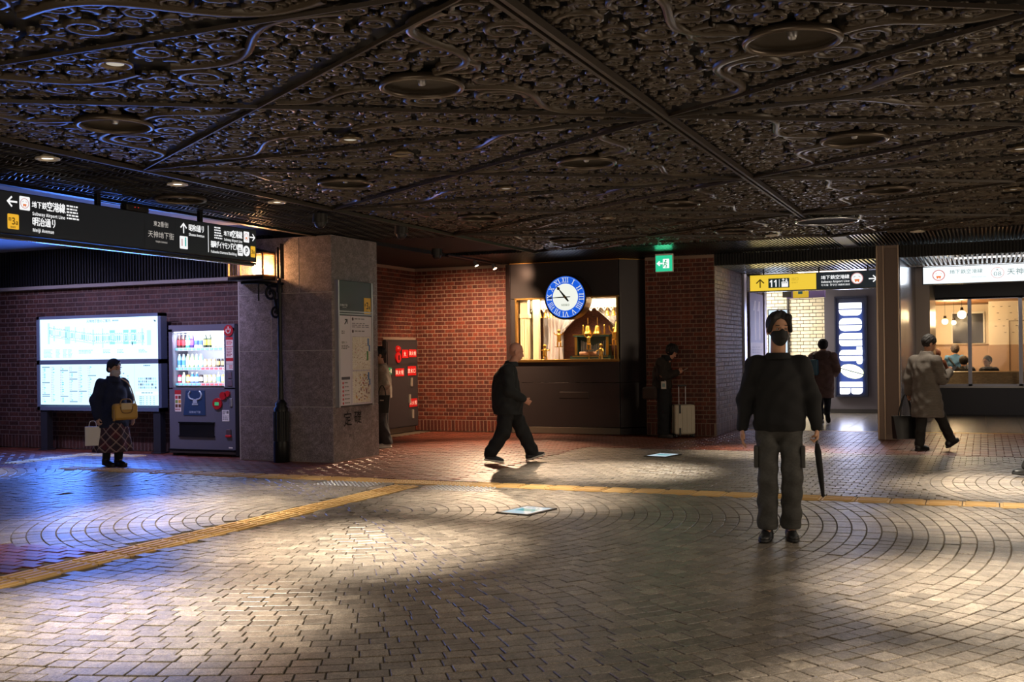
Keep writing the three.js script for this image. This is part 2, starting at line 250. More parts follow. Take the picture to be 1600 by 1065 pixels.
CENTRES.forEach(([cu, cv], i) => {
  const far = i === 2 ? 3.3 : 9.5;
  for (let R = 0.06; R < far; R += 0.118) {
    const n = Math.max(3, Math.round(2 * Math.PI * R / 0.15)), ph = rnd() * 7;
    for (let k = 0; k < n; k++) {
      const a = ph + k / n * 2 * Math.PI, u = cu + R * Math.cos(a), v = cv + R * Math.sin(a);
      if (zone(u, v) !== 1 || (v > 11.52) !== (i === 2)) continue;
      if (i < 2 && (u < -9.45) !== (i === 1)) continue;
      lay(u, v, a + Math.PI / 2, 2 * Math.PI * R / n - 0.008);
    }
  }
});
for (let v = 0.06, k = 0; v < 20.7; v += 0.118, k++) for (let u = -16 + (k % 2) * 0.075; u < 5; u += 0.15) {
  const z = zone(u, v);
  if (z === 1 && v > 11.52 && Math.hypot(u - 2.6, v - 13.2) > 3.3) lay(u, v, 0);
}
for (let v = 0.05, k = 0; v < 20.7; v += 0.104, k++) for (let u = -16.2 + (k % 2) * 0.104; u < 5; u += 0.208) if (zone(u, v) === 2) lay(u, v, 0);
layPieces(floor, 'sett', 'sett_field', setts, M.granite);
layPieces(floor, 'paver', 'paver_field', pavers, M.paver, 200);
// tactile guide strips
const bars = (n) => merge([rbox(0.318, 0.02, 0.318, 0.004, 0, -0.008, 0), ...[-0.11, -0.037, 0.037, 0.11].map((x) => rbox(0.036, 0.014, 0.27, 0.006, x, 0.005, 0))]);
const guide = bars(), dots = merge([rbox(0.318, 0.02, 0.318, 0.004, 0, -0.008, 0), ...[0, 1, 2, 3, 4].flatMap((i) => [0, 1, 2, 3, 4].map((j) => new THREE.SphereGeometry(0.014, 8, 4, 0, 7, 0, 1.57).scale(1, 0.5, 1).translate(-0.12 + i * 0.06, 0.002, -0.12 + j * 0.06)))]);
const YT = [0xc9a163, 0xbf965a, 0xd2ab6e].map((c) => mat(c, 0.55));
const tile = (geo, u, v, turn) => { const o = part(floor, 'tactile_tile', geo, pick(YT), u, 0, -v); o.rotation.y = turn; };
for (let v = 3.3; v < 11.0; v += 0.327) tile(guide, -6.12, v, 0);
for (let u = -11.5; u < 2.2; u += 0.327) if (Math.abs(u + 6.12) > 0.55) tile(guide, u, 11.32, Math.PI / 2); else tile(dots, u, 11.32, 0);
for (let v = 11.7; v < 12.8; v += 0.327) tile(guide, -13.0, v, 0);
for (let u = -13.0; u < -11.7; u += 0.327) tile(guide, u, 13.0, Math.PI / 2);
const studs = []; for (let i = 0; i < 14; i++) for (let j = 0; j < 6; j++) for (const s of [-1, 1]) studs.push(new THREE.SphereGeometry(0.016, 8, 4, 0, 7, 0, 1.57).scale(1, 0.6, 1).translate(-6.12 + s * (0.36 + i * 0.055), 0.003, -(10.72 + j * 0.07)));
part(floor, 'stud_field', merge(studs), M.alu).userData.kind = 'stuff';
// polished tiles beyond the brass threshold
const polish = [0x8c8a88, 0x96938f, 0x84827f].map((c) => mat(c, 0.22, { map: texGranite }));
for (let u = -7.2; u < 4.4; u += 0.6) for (let v = 20.74; v < 32; v += 0.6) if (u > -4.4 || v > 23.7) part(floor, 'floor_tile', rboxTile(), pick(polish), u + 0.3, 0, -(v + 0.3));
function rboxTile() { return rboxTile.g ??= metricUV(chamferBlock(0.596, 0.596, 0.03, 0.002).rotateX(-Math.PI / 2)); }
part(floor, 'threshold_strip', box(11, 0.02, 0.05, 1.1, -0.006, -20.7), M.brass);

// ---------------------------------------------------------------- ceiling
const ceiling = structure('ceiling');
part(ceiling, 'ceiling_slab', box(16.4, 0.3, 37, -0.45, CEIL + 0.21, -14.8), M.black);
part(ceiling, 'corridor_ceiling', box(8.4, 0.25, 18, -12.85, 3.475, -5.2), mat(0x8a8f9c, 0.8));
part(ceiling, 'alcove_ceiling', box(2.2, 0.3, 5.6, -9.7, 3.35, -17.1), M.black);
part(ceiling, 'edge_fascia', merge([box(0.06, 0.16, 17, -8.67, 3.27, -5.6), box(0.03, 0.02, 17, -8.71, 3.2, -5.6), box(0.03, 0.02, 17, -8.71, 3.25, -5.6)]), M.iron);
// ribbons of cast scrollwork
class Ribbons {
  constructor() { this.p = []; this.i = []; }
  add(pts, wid, deep) {
    const n = pts.length, b = this.p.length / 3;
    for (let k = 0; k < n; k++) {
      const a = pts[Math.max(0, k - 1)], c = pts[Math.min(n - 1, k + 1)]; let tx = c[0] - a[0], tz = c[1] - a[1]; const L = Math.hypot(tx, tz) || 1; tx /= L; tz /= L;
      const w = wid(k / (n - 1)), d = deep * Math.min(1, 0.35 + w * 30), [x, z] = pts[k];
      for (const [s, y] of [[-1, 0], [-0.86, -d * 0.92], [0, -d], [0.86, -d * 0.92], [1, 0]]) this.p.push(x - tz * w * s, y, z + tx * w * s);
    }
    for (let k = 0; k < n - 1; k++) for (let s = 0; s < 4; s++) { const q = b + k * 5 + s; this.i.push(q, q + 5, q + 1, q + 1, q + 5, q + 6); }
  }
  build() { const g = new THREE.BufferGeometry(); g.setAttribute('position', new THREE.BufferAttribute(new Float32Array(this.p), 3)); g.setIndex(this.i); g.computeVertexNormals(); return g; }
}
function leaf(R, x, z, a, len, w, bend) { const pts = []; for (let k = 0; k <= 5; k++) { const t = k / 5, aa = a + bend * t * t; pts.push([x, z]); x += Math.cos(aa) * len / 5; z += Math.sin(aa) * len / 5; } R.add(pts, (t) => w * (0.25 + Math.sin(Math.min(1, t * 1.15) * Math.PI * 0.92)) * 0.8, 0.024); }
function scrolls(tri, holes) {
  const R = new Ribbons(), C = holes.map((h) => [...h]), ctr = [0, 1].map((k) => (tri[0][k] + tri[1][k] + tri[2][k]) / 3);
  const edge = (x, z) => { let m = 9; for (let i = 0; i < 3; i++) { const [ax, az] = tri[i], [bx, bz] = tri[(i + 1) % 3], L = Math.hypot(bx - ax, bz - az), s = ((bx - ax) * (z - az) - (bz - az) * (x - ax)) / L, c = ((bx - ax) * (ctr[1] - az) - (bz - az) * (ctr[0] - ax)) / L; m = Math.min(m, s * Math.sign(c)); } return m; };
  const lo = [0, 1].map((k) => Math.min(...tri.map((p) => p[k]))), hi = [0, 1].map((k) => Math.max(...tri.map((p) => p[k])));
  for (const [rad, tries] of [[0.19, 9], [0.14, 60], [0.105, 380], [0.08, 1500], [0.06, 3600], [0.042, 7000], [0.028, 9000], [0.019, 6000]]) for (let t = 0; t < tries; t++) {
    const x = rr(lo[0], hi[0]), z = rr(lo[1], hi[1]), r = rad * rr(0.88, 1.1);
    if (edge(x, z) < r * 0.92 + 0.008 || C.some((c) => Math.hypot(c[0] - x, c[1] - z) < (c[2] + r) * 0.96)) continue;
    C.push([x, z, r]);
    const dir = rnd() < 0.5 ? 1 : -1, a0 = rnd() * 7, pts = [];
    if (r > 0.07) {
      const turns = rr(1.5, 2.1), n = Math.round(8 + r * 70), w = 0.009 + r * 0.062, at = (t) => [a0 + dir * t * turns * 2 * Math.PI, r * (0.94 - 0.78 * Math.pow(t, 0.85))];
      for (let k = 0; k <= n; k++) { const [a, q] = at(k / n); pts.push([x + q * Math.cos(a), z + q * Math.sin(a)]); }
      R.add(pts, (t) => w * (1.15 - 0.55 * t), 0.03);
      const m = Math.round(5 + r * 34);
      for (let k = 1; k < m; k++) { const t = k / m * 0.8, [a, q] = at(t), side = k % 2 ? 1 : -1; leaf(R, x + q * Math.cos(a), z + q * Math.sin(a), a + dir * (side > 0 ? 0.7 : 2.3), r * rr(0.35, 0.62) * (1 - 0.5 * t), 0.008 + r * 0.05, -dir * side * rr(0.8, 1.8)); }
      leaf(R, x, z, rnd() * 7, r * 0.26, r * 0.12, 2);
    } else {
      const n = r > 0.05 ? 8 : 6, turns = rr(0.6, 1.1);
      for (let k = 0; k <= n; k++) { const t = k / n, a = a0 + dir * t * turns * 6.28, q = r * (0.95 - 0.7 * t); pts.push([x + q * Math.cos(a), z + q * Math.sin(a)]); }
      R.add(pts, (t) => (0.007 + r * 0.18) * (0.5 + Math.sin((0.15 + t * 0.8) * Math.PI)) * 0.8, 0.024);
      if (r > 0.05) leaf(R, x + r * 0.5 * Math.cos(a0), z + r * 0.5 * Math.sin(a0), a0 + 2.6 * dir, r * 1.1, r * 0.2, dir);
    }
  }
  return R;
}
const sCurve = (R, x0, z0, x1, z1, bow, w) => { const pts = []; for (let k = 0; k <= 18; k++) { const t = k / 18, o = Math.sin(t * 2 * Math.PI) * bow, L = Math.hypot(x1 - x0, z1 - z0); pts.push([x0 + (x1 - x0) * t - (z1 - z0) / L * o, z0 + (z1 - z0) * t + (x1 - x0) / L * o]); } R.add(pts, () => w, 0.038); };
// one panel: x 0..PU, z 0..-PV; side triangles hold a round recess, end triangles a small lamp
const CX = PU / 2, CZ = -PV / 2, RU = 1.15, RAD = 0.255;
const ringLeft = scrolls([[0.02, -0.05], [0.02, -PV + 0.05], [CX - 0.04, CZ]], [[RU, CZ, RAD + 0.02]]);
sCurve(ringLeft, 0.35, -0.3, RU - 0.2, CZ + 0.2, 0.17, 0.026); sCurve(ringLeft, 0.35, -PV + 0.3, RU - 0.2, CZ - 0.2, -0.17, 0.026); sCurve(ringLeft, RU + 0.25, CZ, CX - 0.15, CZ, 0.08, 0.022);
const endFront = scrolls([[0.08, -0.02], [PU - 0.08, -0.02], [CX, CZ + 0.04]], [[CX, -0.5, 0.13]]);
sCurve(endFront, 0.8, -0.1, CX - 0.13, -0.55, 0.15, 0.024); sCurve(endFront, PU - 0.8, -0.1, CX + 0.13, -0.55, -0.15, 0.024);
const mirrored = (R, sx, sz) => { const q = new Ribbons(); q.p = R.p.map((v, i) => i % 3 === 0 && sx < 0 ? PU - v : i % 3 === 2 && sz < 0 ? -PV - v : v); q.i = []; for (let i = 0; i < R.i.length; i += 3) q.i.push(R.i[i], ...(sx * sz < 0 ? [R.i[i + 2], R.i[i + 1]] : [R.i[i + 1], R.i[i + 2]])); return q.build(); };
const panelGeo = [mirrored(ringLeft, 1, 1), mirrored(ringLeft, -1, 1), mirrored(endFront, 1, 1), mirrored(endFront, 1, -1)];
const seamL = Math.hypot(CX, PV / 2) * 2, seamA = Math.atan2(PV, PU);
const railGeo = box(1, 0.024, 0.014), recess = [], TOP = CEIL + 0.034;
for (let r = -1; r < 4; r++) for (let c = 0; c < 2; c++) {
  const x = U0 + c * PU, z = -(V0 + r * PV);
  for (const g of panelGeo) part(ceiling, 'scrollwork_panel', g, M.ornament, x, TOP, z);
  for (const s of [-1, 1]) { const o = part(ceiling, 'seam_rail', railGeo, M.rail, x + CX, CEIL - 0.004, z + CZ); o.scale.x = seamL; o.rotation.y = s * seamA; }
  const o = part(ceiling, 'seam_rail', railGeo, M.rail, x + CX, CEIL - 0.004, z); o.scale.set(PU, 1, 0.8);
  for (const k of [RU, PU - RU]) recess.push([x + k, z + CZ, RAD]);
}
for (const dx of [-0.026, 0.026]) part(ceiling, 'main_rail', box(0.026, 0.045, 13.4, 0, 0, 0), M.rail, -2.1 + dx, CEIL - 0.008, -7.75);
for (const u of [U0, U0 + 2 * PU]) part(ceiling, 'main_rail', box(0.03, 0.04, 16, 0, 0, 0), M.rail, u, CEIL - 0.006, -8.9);
const waves = new Ribbons(); for (let v = 2.5; v < 14; v += 0.075) { const pts = []; for (let k = 0; k <= 26; k++) { const t = k / 26; pts.push([-8.62 + t * 1.66, -v - 0.05 * t * 8 + 0.026 * Math.sin(t * 1.66 / 0.16 * 6.28 + v * 8)]); } waves.add(pts, (t) => 0.013 + 0.006 * Math.sin(t * 65), 0.05); }
part(ceiling, 'wave_grille', waves.build(), M.grille, 0, CEIL + 0.055, 0).userData.kind = 'stuff';
const ribs = []; for (let u = -8.6; u < 3.8; u += 0.055) ribs.push(box(0.022, 0.05, 2.1, u, CEIL + 0.03, -17.98));
part(ceiling, 'rib_grille', merge(ribs), M.grille).userData.kind = 'stuff';
part(ceiling, 'plain_strip', box(0.22, 0.03, 2.0, -2.0, CEIL + 0.0, -17.95), mat(0x70747c, 0.5, { metalness: 0.4 }));
// ribbed valances and slatted soffits over the openings, ribbed band on the left
const fins = []; for (let u = -4.3; u < 4; u += 0.05) if (u < -1.66 || u > -1.26) { fins.push(box(0.018, 0.2, 0.03, u, 3.1, -18.985)); }
part(ceiling, 'valance_backing', merge([box(2.72, 0.2, 0.06, -3.0, 3.1, -19.05), box(5.4, 0.2, 0.06, 1.4, 3.1, -19.05)]), M.soffit);
part(ceiling, 'valance_ribs', merge(fins), M.iron).userData.kind = 'stuff';
const slats = []; for (let u = -4.3; u < 4; u += 0.075) if (u < -1.6 || u > -1.26) slats.push(box(0.03, 0.05, 2.2, u, 3.025, -20.15));
part(ceiling, 'soffit_slats', merge(slats), mat(0x6c7074, 0.35, { metalness: 0.6 })).userData.kind = 'stuff';
part(ceiling, 'passage_edge', merge([box(2.72, 0.06, 0.06, -3.0, 3.02, -21.3), box(5.4, 0.06, 0.06, 1.4, 3.02, -21.3)]), M.steel);
const band = []; for (let u = -16.5; u < -10.05; u += 0.06) band.push(box(0.022, 0.6, 0.03, u, 3.05, -13.7));
const cornice = structure('trim_1', merge([rbox(6.6, 0.06, 0.16, 0.01, -13.3, 2.71, -13.74)]), mat(0x8d8580, 0.5));
const bandWall = structure('wall_left_band'); part(bandWall, 'band_backing', box(6.6, 0.62, 0.14, -13.3, 3.05, -13.8), M.soffit); part(bandWall, 'band_ribs', merge(band), M.dark).userData.kind = 'stuff';

// round recesses and downlights
const recessProto = thing('ceiling_recess', 'unlit round recess with dark rim among ceiling scrollwork', 'recess', [recess[0][0], CEIL, recess[0][1]], 0, 'unlit round ceiling recesses');
part(recessProto, 'rim', new THREE.TorusGeometry(RAD, 0.018, 8, 40).rotateX(Math.PI / 2).scale(1, 1, 1), mat(0x5a5046, 0.3, { metalness: 0.5 }), 0, -0.006, 0);
part(recessProto, 'bowl', lathe([[RAD, 0], [RAD * 0.97, 0.03], [RAD * 0.6, 0.05], [0.02, 0.056]], 36), mat(0x3a3228, 0.6, { side: THREE.DoubleSide }));
part(recessProto, 'sensor', lathe([[0.0, 0.0], [0.02, 0.004], [0.026, 0.02], [0.03, 0.05]], 12), M.alu);
recess.slice(1).forEach(([x, z]) => dup(recessProto, null, x, CEIL, z));
dup(recessProto, 'round recess in the wavy ceiling grille above the hanging sign', -7.89, CEIL, -9.29).userData.group = undefined;
const ring = thing('ring_light', 'wide flat ceiling ring where the main ceiling rail ends', 'ceiling ring', [-1.85, CEIL - 0.03, -14.5]); part(ring, 'rim', new THREE.TorusGeometry(0.39, 0.014, 8, 48).rotateX(Math.PI / 2), mat(0xdfe6ee, 0.2, { metalness: 0.8 }), 0, -0.018, 0); part(ring, 'bowl', lathe([[0.38, 0], [0.3, 0.008], [0.01, 0.012]], 36), M.black, 0, -0.016, 0);
const lampOn = new THREE.MeshStandardMaterial({ color: 0x222222, emissive: WARM, emissiveIntensity: 0.5 }), lampBright = new THREE.MeshStandardMaterial({ color: 0x222222, emissive: WARM, emissiveIntensity: 3 });
function downlight(x, v, on, label, group) {
  const d = thing('downlight', label, 'downlight', [x, CEIL, -v], 0, group);
  part(d, 'trim_ring', lathe([[0.1, 0.0], [0.1, -0.012], [0.085, -0.016], [0.06, 0.0], [0.05, 0.03]], 28), mat(x < -7 || v > 16 ? 0xd8d0c0 : 0x6a5c48, 0.35, { metalness: 0.4, side: THREE.DoubleSide }));
  part(d, 'lens', new THREE.CircleGeometry(0.05, 20).rotateX(Math.PI / 2), on ? (x < -6 || v > 16 ? lampBright : lampOn) : M.dark, 0, -0.002, 0);
}
for (const [x, v] of LIT) downlight(x, v, true, v > 16 ? 'lit downlight in the far ribbed ceiling border' : x < -7 ? 'lit downlight in the wavy grille along the ceiling edge' : 'lit round downlight between ceiling scrollwork panels', v > 16 ? 'downlights of the far border' : x < -7 ? 'downlights of the ceiling edge' : 'lit downlights');
for (const [x, v] of [[-4.5, 8.07], [0.3, 8.0]]) downlight(x, v, false, 'unlit round downlight between ceiling scrollwork panels', 'unlit downlights');
// lit shop windows across the concourse, out of view, whose soft light reaches the pillar and the walls
function shopWindow(name, x, z, turn, w, power) { const s = structure(name); s.position.set(x, 0, z); s.rotation.y = turn; part(s, 'window_frame', merge([box(w + 0.2, 0.1, 0.1, 0, 2.75, 0), box(w + 0.2, 0.5, 0.1, 0, 0.25, 0), box(0.1, 2.7, 0.1, -w / 2, 1.4, 0), box(0.1, 2.7, 0.1, w / 2, 1.4, 0)]), M.iron); part(s, 'window_light', box(w, 2.2, 0.02, 0, 1.6, 0), new THREE.MeshStandardMaterial({ color: 0x888888, emissive: 0xffe8cc, emissiveIntensity: 0.3 })); const n = V3(0, 0, 1).applyAxisAngle(V3(0, 1, 0), turn); area('shop_window_glow', 0xffe6c8, power, w, 2.2, x + n.x * 0.08, 1.6, z + n.z * 0.08, x + n.x * 9, 1.6, z + n.z * 9); }
shopWindow('window_3', 7.38, -9.5, -Math.PI / 2, 7, 2.4);
shopWindow('window_4', -3.0, 3.38, Math.PI, 8, 1.4);
// wall washers recessed in the smooth ceiling over the map board
[[-14.2, 'dim recessed wall washer over the map board end'], [-12.6, 'dim recessed wall washer over the map board middle'], [-10.9, 'dim recessed wall washer over the vending machine']].forEach(([x, l]) => {
  const d = thing('wall_washer', l, 'downlight', [x, 3.348, -11.6]); part(d, 'trim_ring', lathe([[0.12, 0.0], [0.12, -0.01], [0.1, -0.014], [0.08, 0.0]], 28), M.iron); part(d, 'lens', new THREE.CircleGeometry(0.08, 20).rotateX(Math.PI / 2), lampOn, 0, -0.003, 0);
  spot('wall_washer_beam', x, 3.32, -11.6, x, 1.5, -13.8, 0xd6ccff, 10, 44, 1, 4);
});
// ---------------------------------------------------------------- granite pillar with foundation stone
const pillar = structure('column_pillar');
part(pillar, 'core', box(1.612, 3.2, 1.232, -9.21, 1.6, -13.62), mat(0xb4aca6, 0.8));
const stones = [0xb6acb2, 0xaea4aa, 0xbdb4b9, 0xa79da4].map((c) => mat(c, 0.5, { map: texGranite }));
const slab = (x0, x1, y0, y1, face) => { const g = metricUV(chamferBlock(x1 - x0 - 0.008, y1 - y0 - 0.008, 0.04, 0.003)), o = part(pillar, 'stone_slab', g, pick(stones)); if (face) { o.rotation.y = Math.PI / 2; o.position.set(-8.4, (y0 + y1) / 2, -(x0 + x1) / 2); } else o.position.set((x0 + x1) / 2, (y0 + y1) / 2, -13.0); };
const jy = [0, 0.78, 1.58, 2.4, 3.2];
for (let k = 0; k < 4; k++) { const j = [null, null, -9.43, -8.94][k]; if (j) { slab(-10, j, jy[k], jy[k + 1]); slab(j, -8.4, jy[k], jy[k + 1]); } else slab(-10, -8.4, jy[k], jy[k + 1]); slab(13.0, 14.03, jy[k], jy[k + 1], true); slab(14.03, 14.25, jy[k], jy[k + 1], true); }
// carved foundation inscription on the side face
const carve = canvasTex(512, 384, (g) => { g.clearRect(0, 0, 512, 384); write(g, '定', 40, 30, 170, '#08070a', 0.1); write(g, '礎', 270, 26, 160, '#08070a', 0.08); g.fillStyle = '#121014'; for (const [x, t] of [[150, 'm'], [230, '/'], [300, '7'], [380, '1']]) { g.font = '60px serif'; g.fillText(t, x, 330); } });
const insc = thing('inscription', 'black carved foundation stone characters low on the pillar', 'inscription', [-8.397, 0.5, -13.53], Math.PI / 2);
part(insc, 'lettering', plane(0.62, 0.46), new THREE.MeshStandardMaterial({ map: carve, transparent: true, roughness: 0.7, polygonOffset: true, polygonOffsetFactor: -1 }));
// map sign on the pillar
const mapSign = thing('map_sign', 'tall grey and white area map sign with yellow 3a plate on the pillar', 'sign', [-8.36, 0.77, -13.53], Math.PI / 2);
part(mapSign, 'panel', rbox(0.93, 1.8, 0.06, 0.006, 0, 0.9, -0.01), mat(0x3c3d3f, 0.4));
const mapArt = canvasTex(768, 1160, (g, w, h) => {
  g.fillStyle = '#dad5dc'; g.fillRect(0, 0, w, h); g.strokeStyle = '#8f8a96'; g.lineWidth = 5; g.strokeRect(0, 0, w, h);
  arrow(g, 150, 80, 90, -Math.PI / 4, '#222', 0.2); write(g, '西2', 40, 190, 46, '#555', 0.08); write(g, '福岡ビル', 40, 330, 32, '#555', 0.08); smudge(g, 40, 380, 190, 60, '#777', 3);
  g.fillStyle = '#b9b2c2'; g.fillRect(255, 0, 10, h);
  for (const [x, y] of [[310, 40], [310, 200]]) { g.fillStyle = '#4b3036'; g.beginPath(); g.arc(x, y, 22, 0, 7); g.fill(); smudge(g, x + 40, y - 10, 300, 24, '#777', 1); }
  smudge(g, 290, 90, 440, 70, '#8a8690', 3);
  for (const [y0, y1, n] of [[270, 710, 150], [720, 1140, 110]]) {
    g.fillStyle = '#ddd6c4'; g.fillRect(290, y0, 440, y1 - y0); g.strokeStyle = '#a79fb3'; g.lineWidth = 6; g.strokeRect(290, y0, 440, y1 - y0);
    g.strokeStyle = '#efeae0'; g.lineWidth = 6; for (let i = 0; i < 16; i++) { g.beginPath(); g.moveTo(290, rr(y0, y1)); g.lineTo(730, rr(y0, y1)); g.moveTo(rr(290, 730), y0); g.lineTo(rr(290, 730), y1); g.stroke(); }
    for (let i = 0; i < n; i++) { g.fillStyle = pick(['#8b6b5c', '#b79b86', '#c8a05a', '#9a7f80', '#7e5d56', '#b8504a']); const s = y0 > 500 ? rr(8, 34) : rr(4, 14), x = rr(330, 690), y = rr(y0 + 30, y1 - 30); if (Math.hypot((x - 510) / 190, (y - (y0 + y1) / 2) / 210) < 1) g.fillRect(x, y, s, s * rr(0.5, 1.2)); }
    g.fillStyle = '#5b7fb6'; g.fillRect(660, y0 + 20, 40, 100); g.fillRect(690, y0 + 110, 34, 80);
  }
  g.fillStyle = '#4b8a4a'; g.fillRect(640, 460, 40, 120);
  g.fillStyle = '#55505a'; g.fillRect(30, 790, 200, 36); for (let i = 0; i < 6; i++) { g.fillStyle = '#c8323c'; g.beginPath(); g.arc(66, 870 + i * 52, 17, 0, 7); g.fill(); smudge(g, 100, 858 + i * 52, 120, 26, '#777', 1); }
});
const paper = (t, rough = 0.5) => new THREE.MeshStandardMaterial({ map: t, roughness: rough });
part(mapSign, 'map_print', plane(0.87, 1.28), paper(mapArt, 0.4), 0, 0.66, 0.0215);
part(mapSign, 'side_rail', merge([rbox(0.03, 1.8, 0.075, 0.006, -0.455, 0.9, -0.006), rbox(0.03, 1.8, 0.075, 0.006, 0.455, 0.9, -0.006)]), M.alu);
part(mapSign, 'divider', merge([box(0.88, 0.014, 0.02, 0, 1.325, 0.02), box(0.88, 0.014, 0.02, 0, 1.36, 0.02)]), M.alu);
const plate3a = canvasTex(160, 200, (g) => { g.fillStyle = '#f0c038'; g.fillRect(0, 0, 160, 200); write(g, '西', 12, 70, 34, '#3c3010', 0.1); latin(g, '3', 52, 140, 120, '#3c3010', 52); latin(g, 'a', 106, 140, 70, '#3c3010', 40); latin(g, 'EXIT', 40, 180, 28, '#3c3010', 70, false); });
part(mapSign, 'exit_plate', plane(0.19, 0.235), paper(plate3a), 0.325, 1.455, 0.0225);
const chika = canvasTex(256, 64, (g) => { g.fillStyle = '#3c3d3f'; g.fillRect(0, 0, 256, 64); write(g, '天神地下街', 6, 6, 36, '#e8e8e8', 0.1); latin(g, 'TENJIN CHIKAGAI', 70, 60, 14, '#ddd', 100); });
part(mapSign, 'name_print', plane(0.27, 0.066), paper(chika), -0.29, 1.44, 0.0222);

// ---------------------------------------------------------------- street lamp with lantern
const LX = -9.18, LZ = -12.86, post = thing('street_lamp', 'black cast iron street lamp post with scrolled bracket before the pillar', 'lamp post', [LX, 0, LZ]);
part(post, 'base', lathe([[0.001, 0], [0.115, 0], [0.115, 0.28], [0.1, 0.3], [0.095, 0.72], [0.105, 0.76], [0.075, 0.8], [0.085, 0.83], [0.05, 0.88], [0.03, 0.9]], 16), M.iron);
part(post, 'flutes', merge([...Array(12)].map((_, i) => cyl(0.014, 0.014, 0.42, 0.097 * Math.cos(i / 12 * 6.283), 0.51, 0.097 * Math.sin(i / 12 * 6.283), 8))), M.iron);
part(post, 'shaft', lathe([[0.038, 0.88], [0.03, 1.6], [0.028, 2.4], [0.045, 2.42], [0.045, 2.5], [0.03, 2.53], [0.028, 2.6], [0.001, 2.62]], 16), M.iron);
part(post, 'arm', merge([tube([[0.06, 2.53, 0], [-0.3, 2.56, 0], [-0.66, 2.57, 0]], 0.022, 16), tube([[-0.36, 2.56, 0], [-0.36, 2.3, 0]], 0.012, 6)]), M.iron);
const spiral = (cx, cy, r, a0, turns, sgn) => [...Array(20)].map((_, i) => { const t = i / 19, a = a0 + sgn * t * turns * 6.283; return [cx + r * (1 - 0.8 * t) * Math.cos(a), cy + r * (1 - 0.8 * t) * Math.sin(a), 0]; });
part(post, 'scroll', merge([tube([[-0.03, 2.5, 0], ...spiral(-0.14, 2.4, 0.11, 1.2, 1.4, 1)], 0.02, 40), tube([[-0.03, 2.2, 0], [-0.04, 2.32, 0], ...spiral(-0.06, 2.12, 0.09, 1.4, 1.3, 1)], 0.018, 40), tube([[-0.25, 2.55, 0], [-0.12, 2.42, 0], [-0.07, 2.25, 0], [-0.05, 2.1, 0]], 0.016, 20)]), M.iron);
part(post, 'finial', merge([rbox(0.03, 0.45, 0.03, 0.01, -0.02, 2.83, 0), rbox(0.02, 0.5, 0.08, 0.01, 0.05, 2.85, 0)]), M.iron);
const lantern = thing('lantern', 'glass box lantern in brass frame with glowing bulb above iron bracket', 'lantern', [-9.66, 2.595, -12.86]);
const LW = 0.62, LD = 0.3, LH = 0.33;
part(lantern, 'base', rbox(LW, 0.05, LD, 0.01, 0, 0.025, 0), M.bronze);
part(lantern, 'frame', merge([...[-1, 1].flatMap((a) => [-1, 1].map((b) => rbox(0.022, LH, 0.022, 0.004, a * (LW / 2 - 0.011), 0.05 + LH / 2, b * (LD / 2 - 0.011)))), ...[-1, 1].flatMap((b) => [0.06, LH + 0.045].map((y) => rbox(LW, 0.022, 0.022, 0.004, 0, y, b * (LD / 2 - 0.011)))), ...[-1, 1].flatMap((a) => [0.06, LH + 0.045].map((y) => rbox(0.022, 0.022, LD, 0.004, a * (LW / 2 - 0.011), y, 0)))]), mat(0xc79a66, 0.35, { metalness: 0.7 }));
for (const [w, x, z, r] of [[LW - 0.04, 0, LD / 2 - 0.008, 0], [LW - 0.04, 0, -LD / 2 + 0.008, 0], [LD - 0.04, LW / 2 - 0.008, 0, 1], [LD - 0.04, -LW / 2 + 0.008, 0, 1]]) part(lantern, 'glass_pane', box(w, LH - 0.03, 0.003), M.glass, x, 0.05 + LH / 2, z).rotation.y = r * Math.PI / 2;
part(lantern, 'roof', lathe([[0.001, 0.1], [0.05, 0.09], [0.3, 0.02], [0.33, 0]], 4).rotateY(Math.PI / 4).scale(1.35, 1, 0.68), M.bronze, 0, LH + 0.055, 0);
part(lantern, 'bulb', lathe([[0.001, 0.16], [0.03, 0.14], [0.04, 0.1], [0.025, 0.04], [0.018, 0]], 16), new THREE.MeshStandardMaterial({ color: 0xffffff, emissive: 0xffc888, emissiveIntensity: 10 }), 0.06, 0.07, 0);
const lp = new THREE.PointLight(0xffb878, 2.2 * K); lp.name = 'lantern_bulb'; lp.shadow.radius = 1.5; lamp(lp, -9.6, 2.76, -12.86);

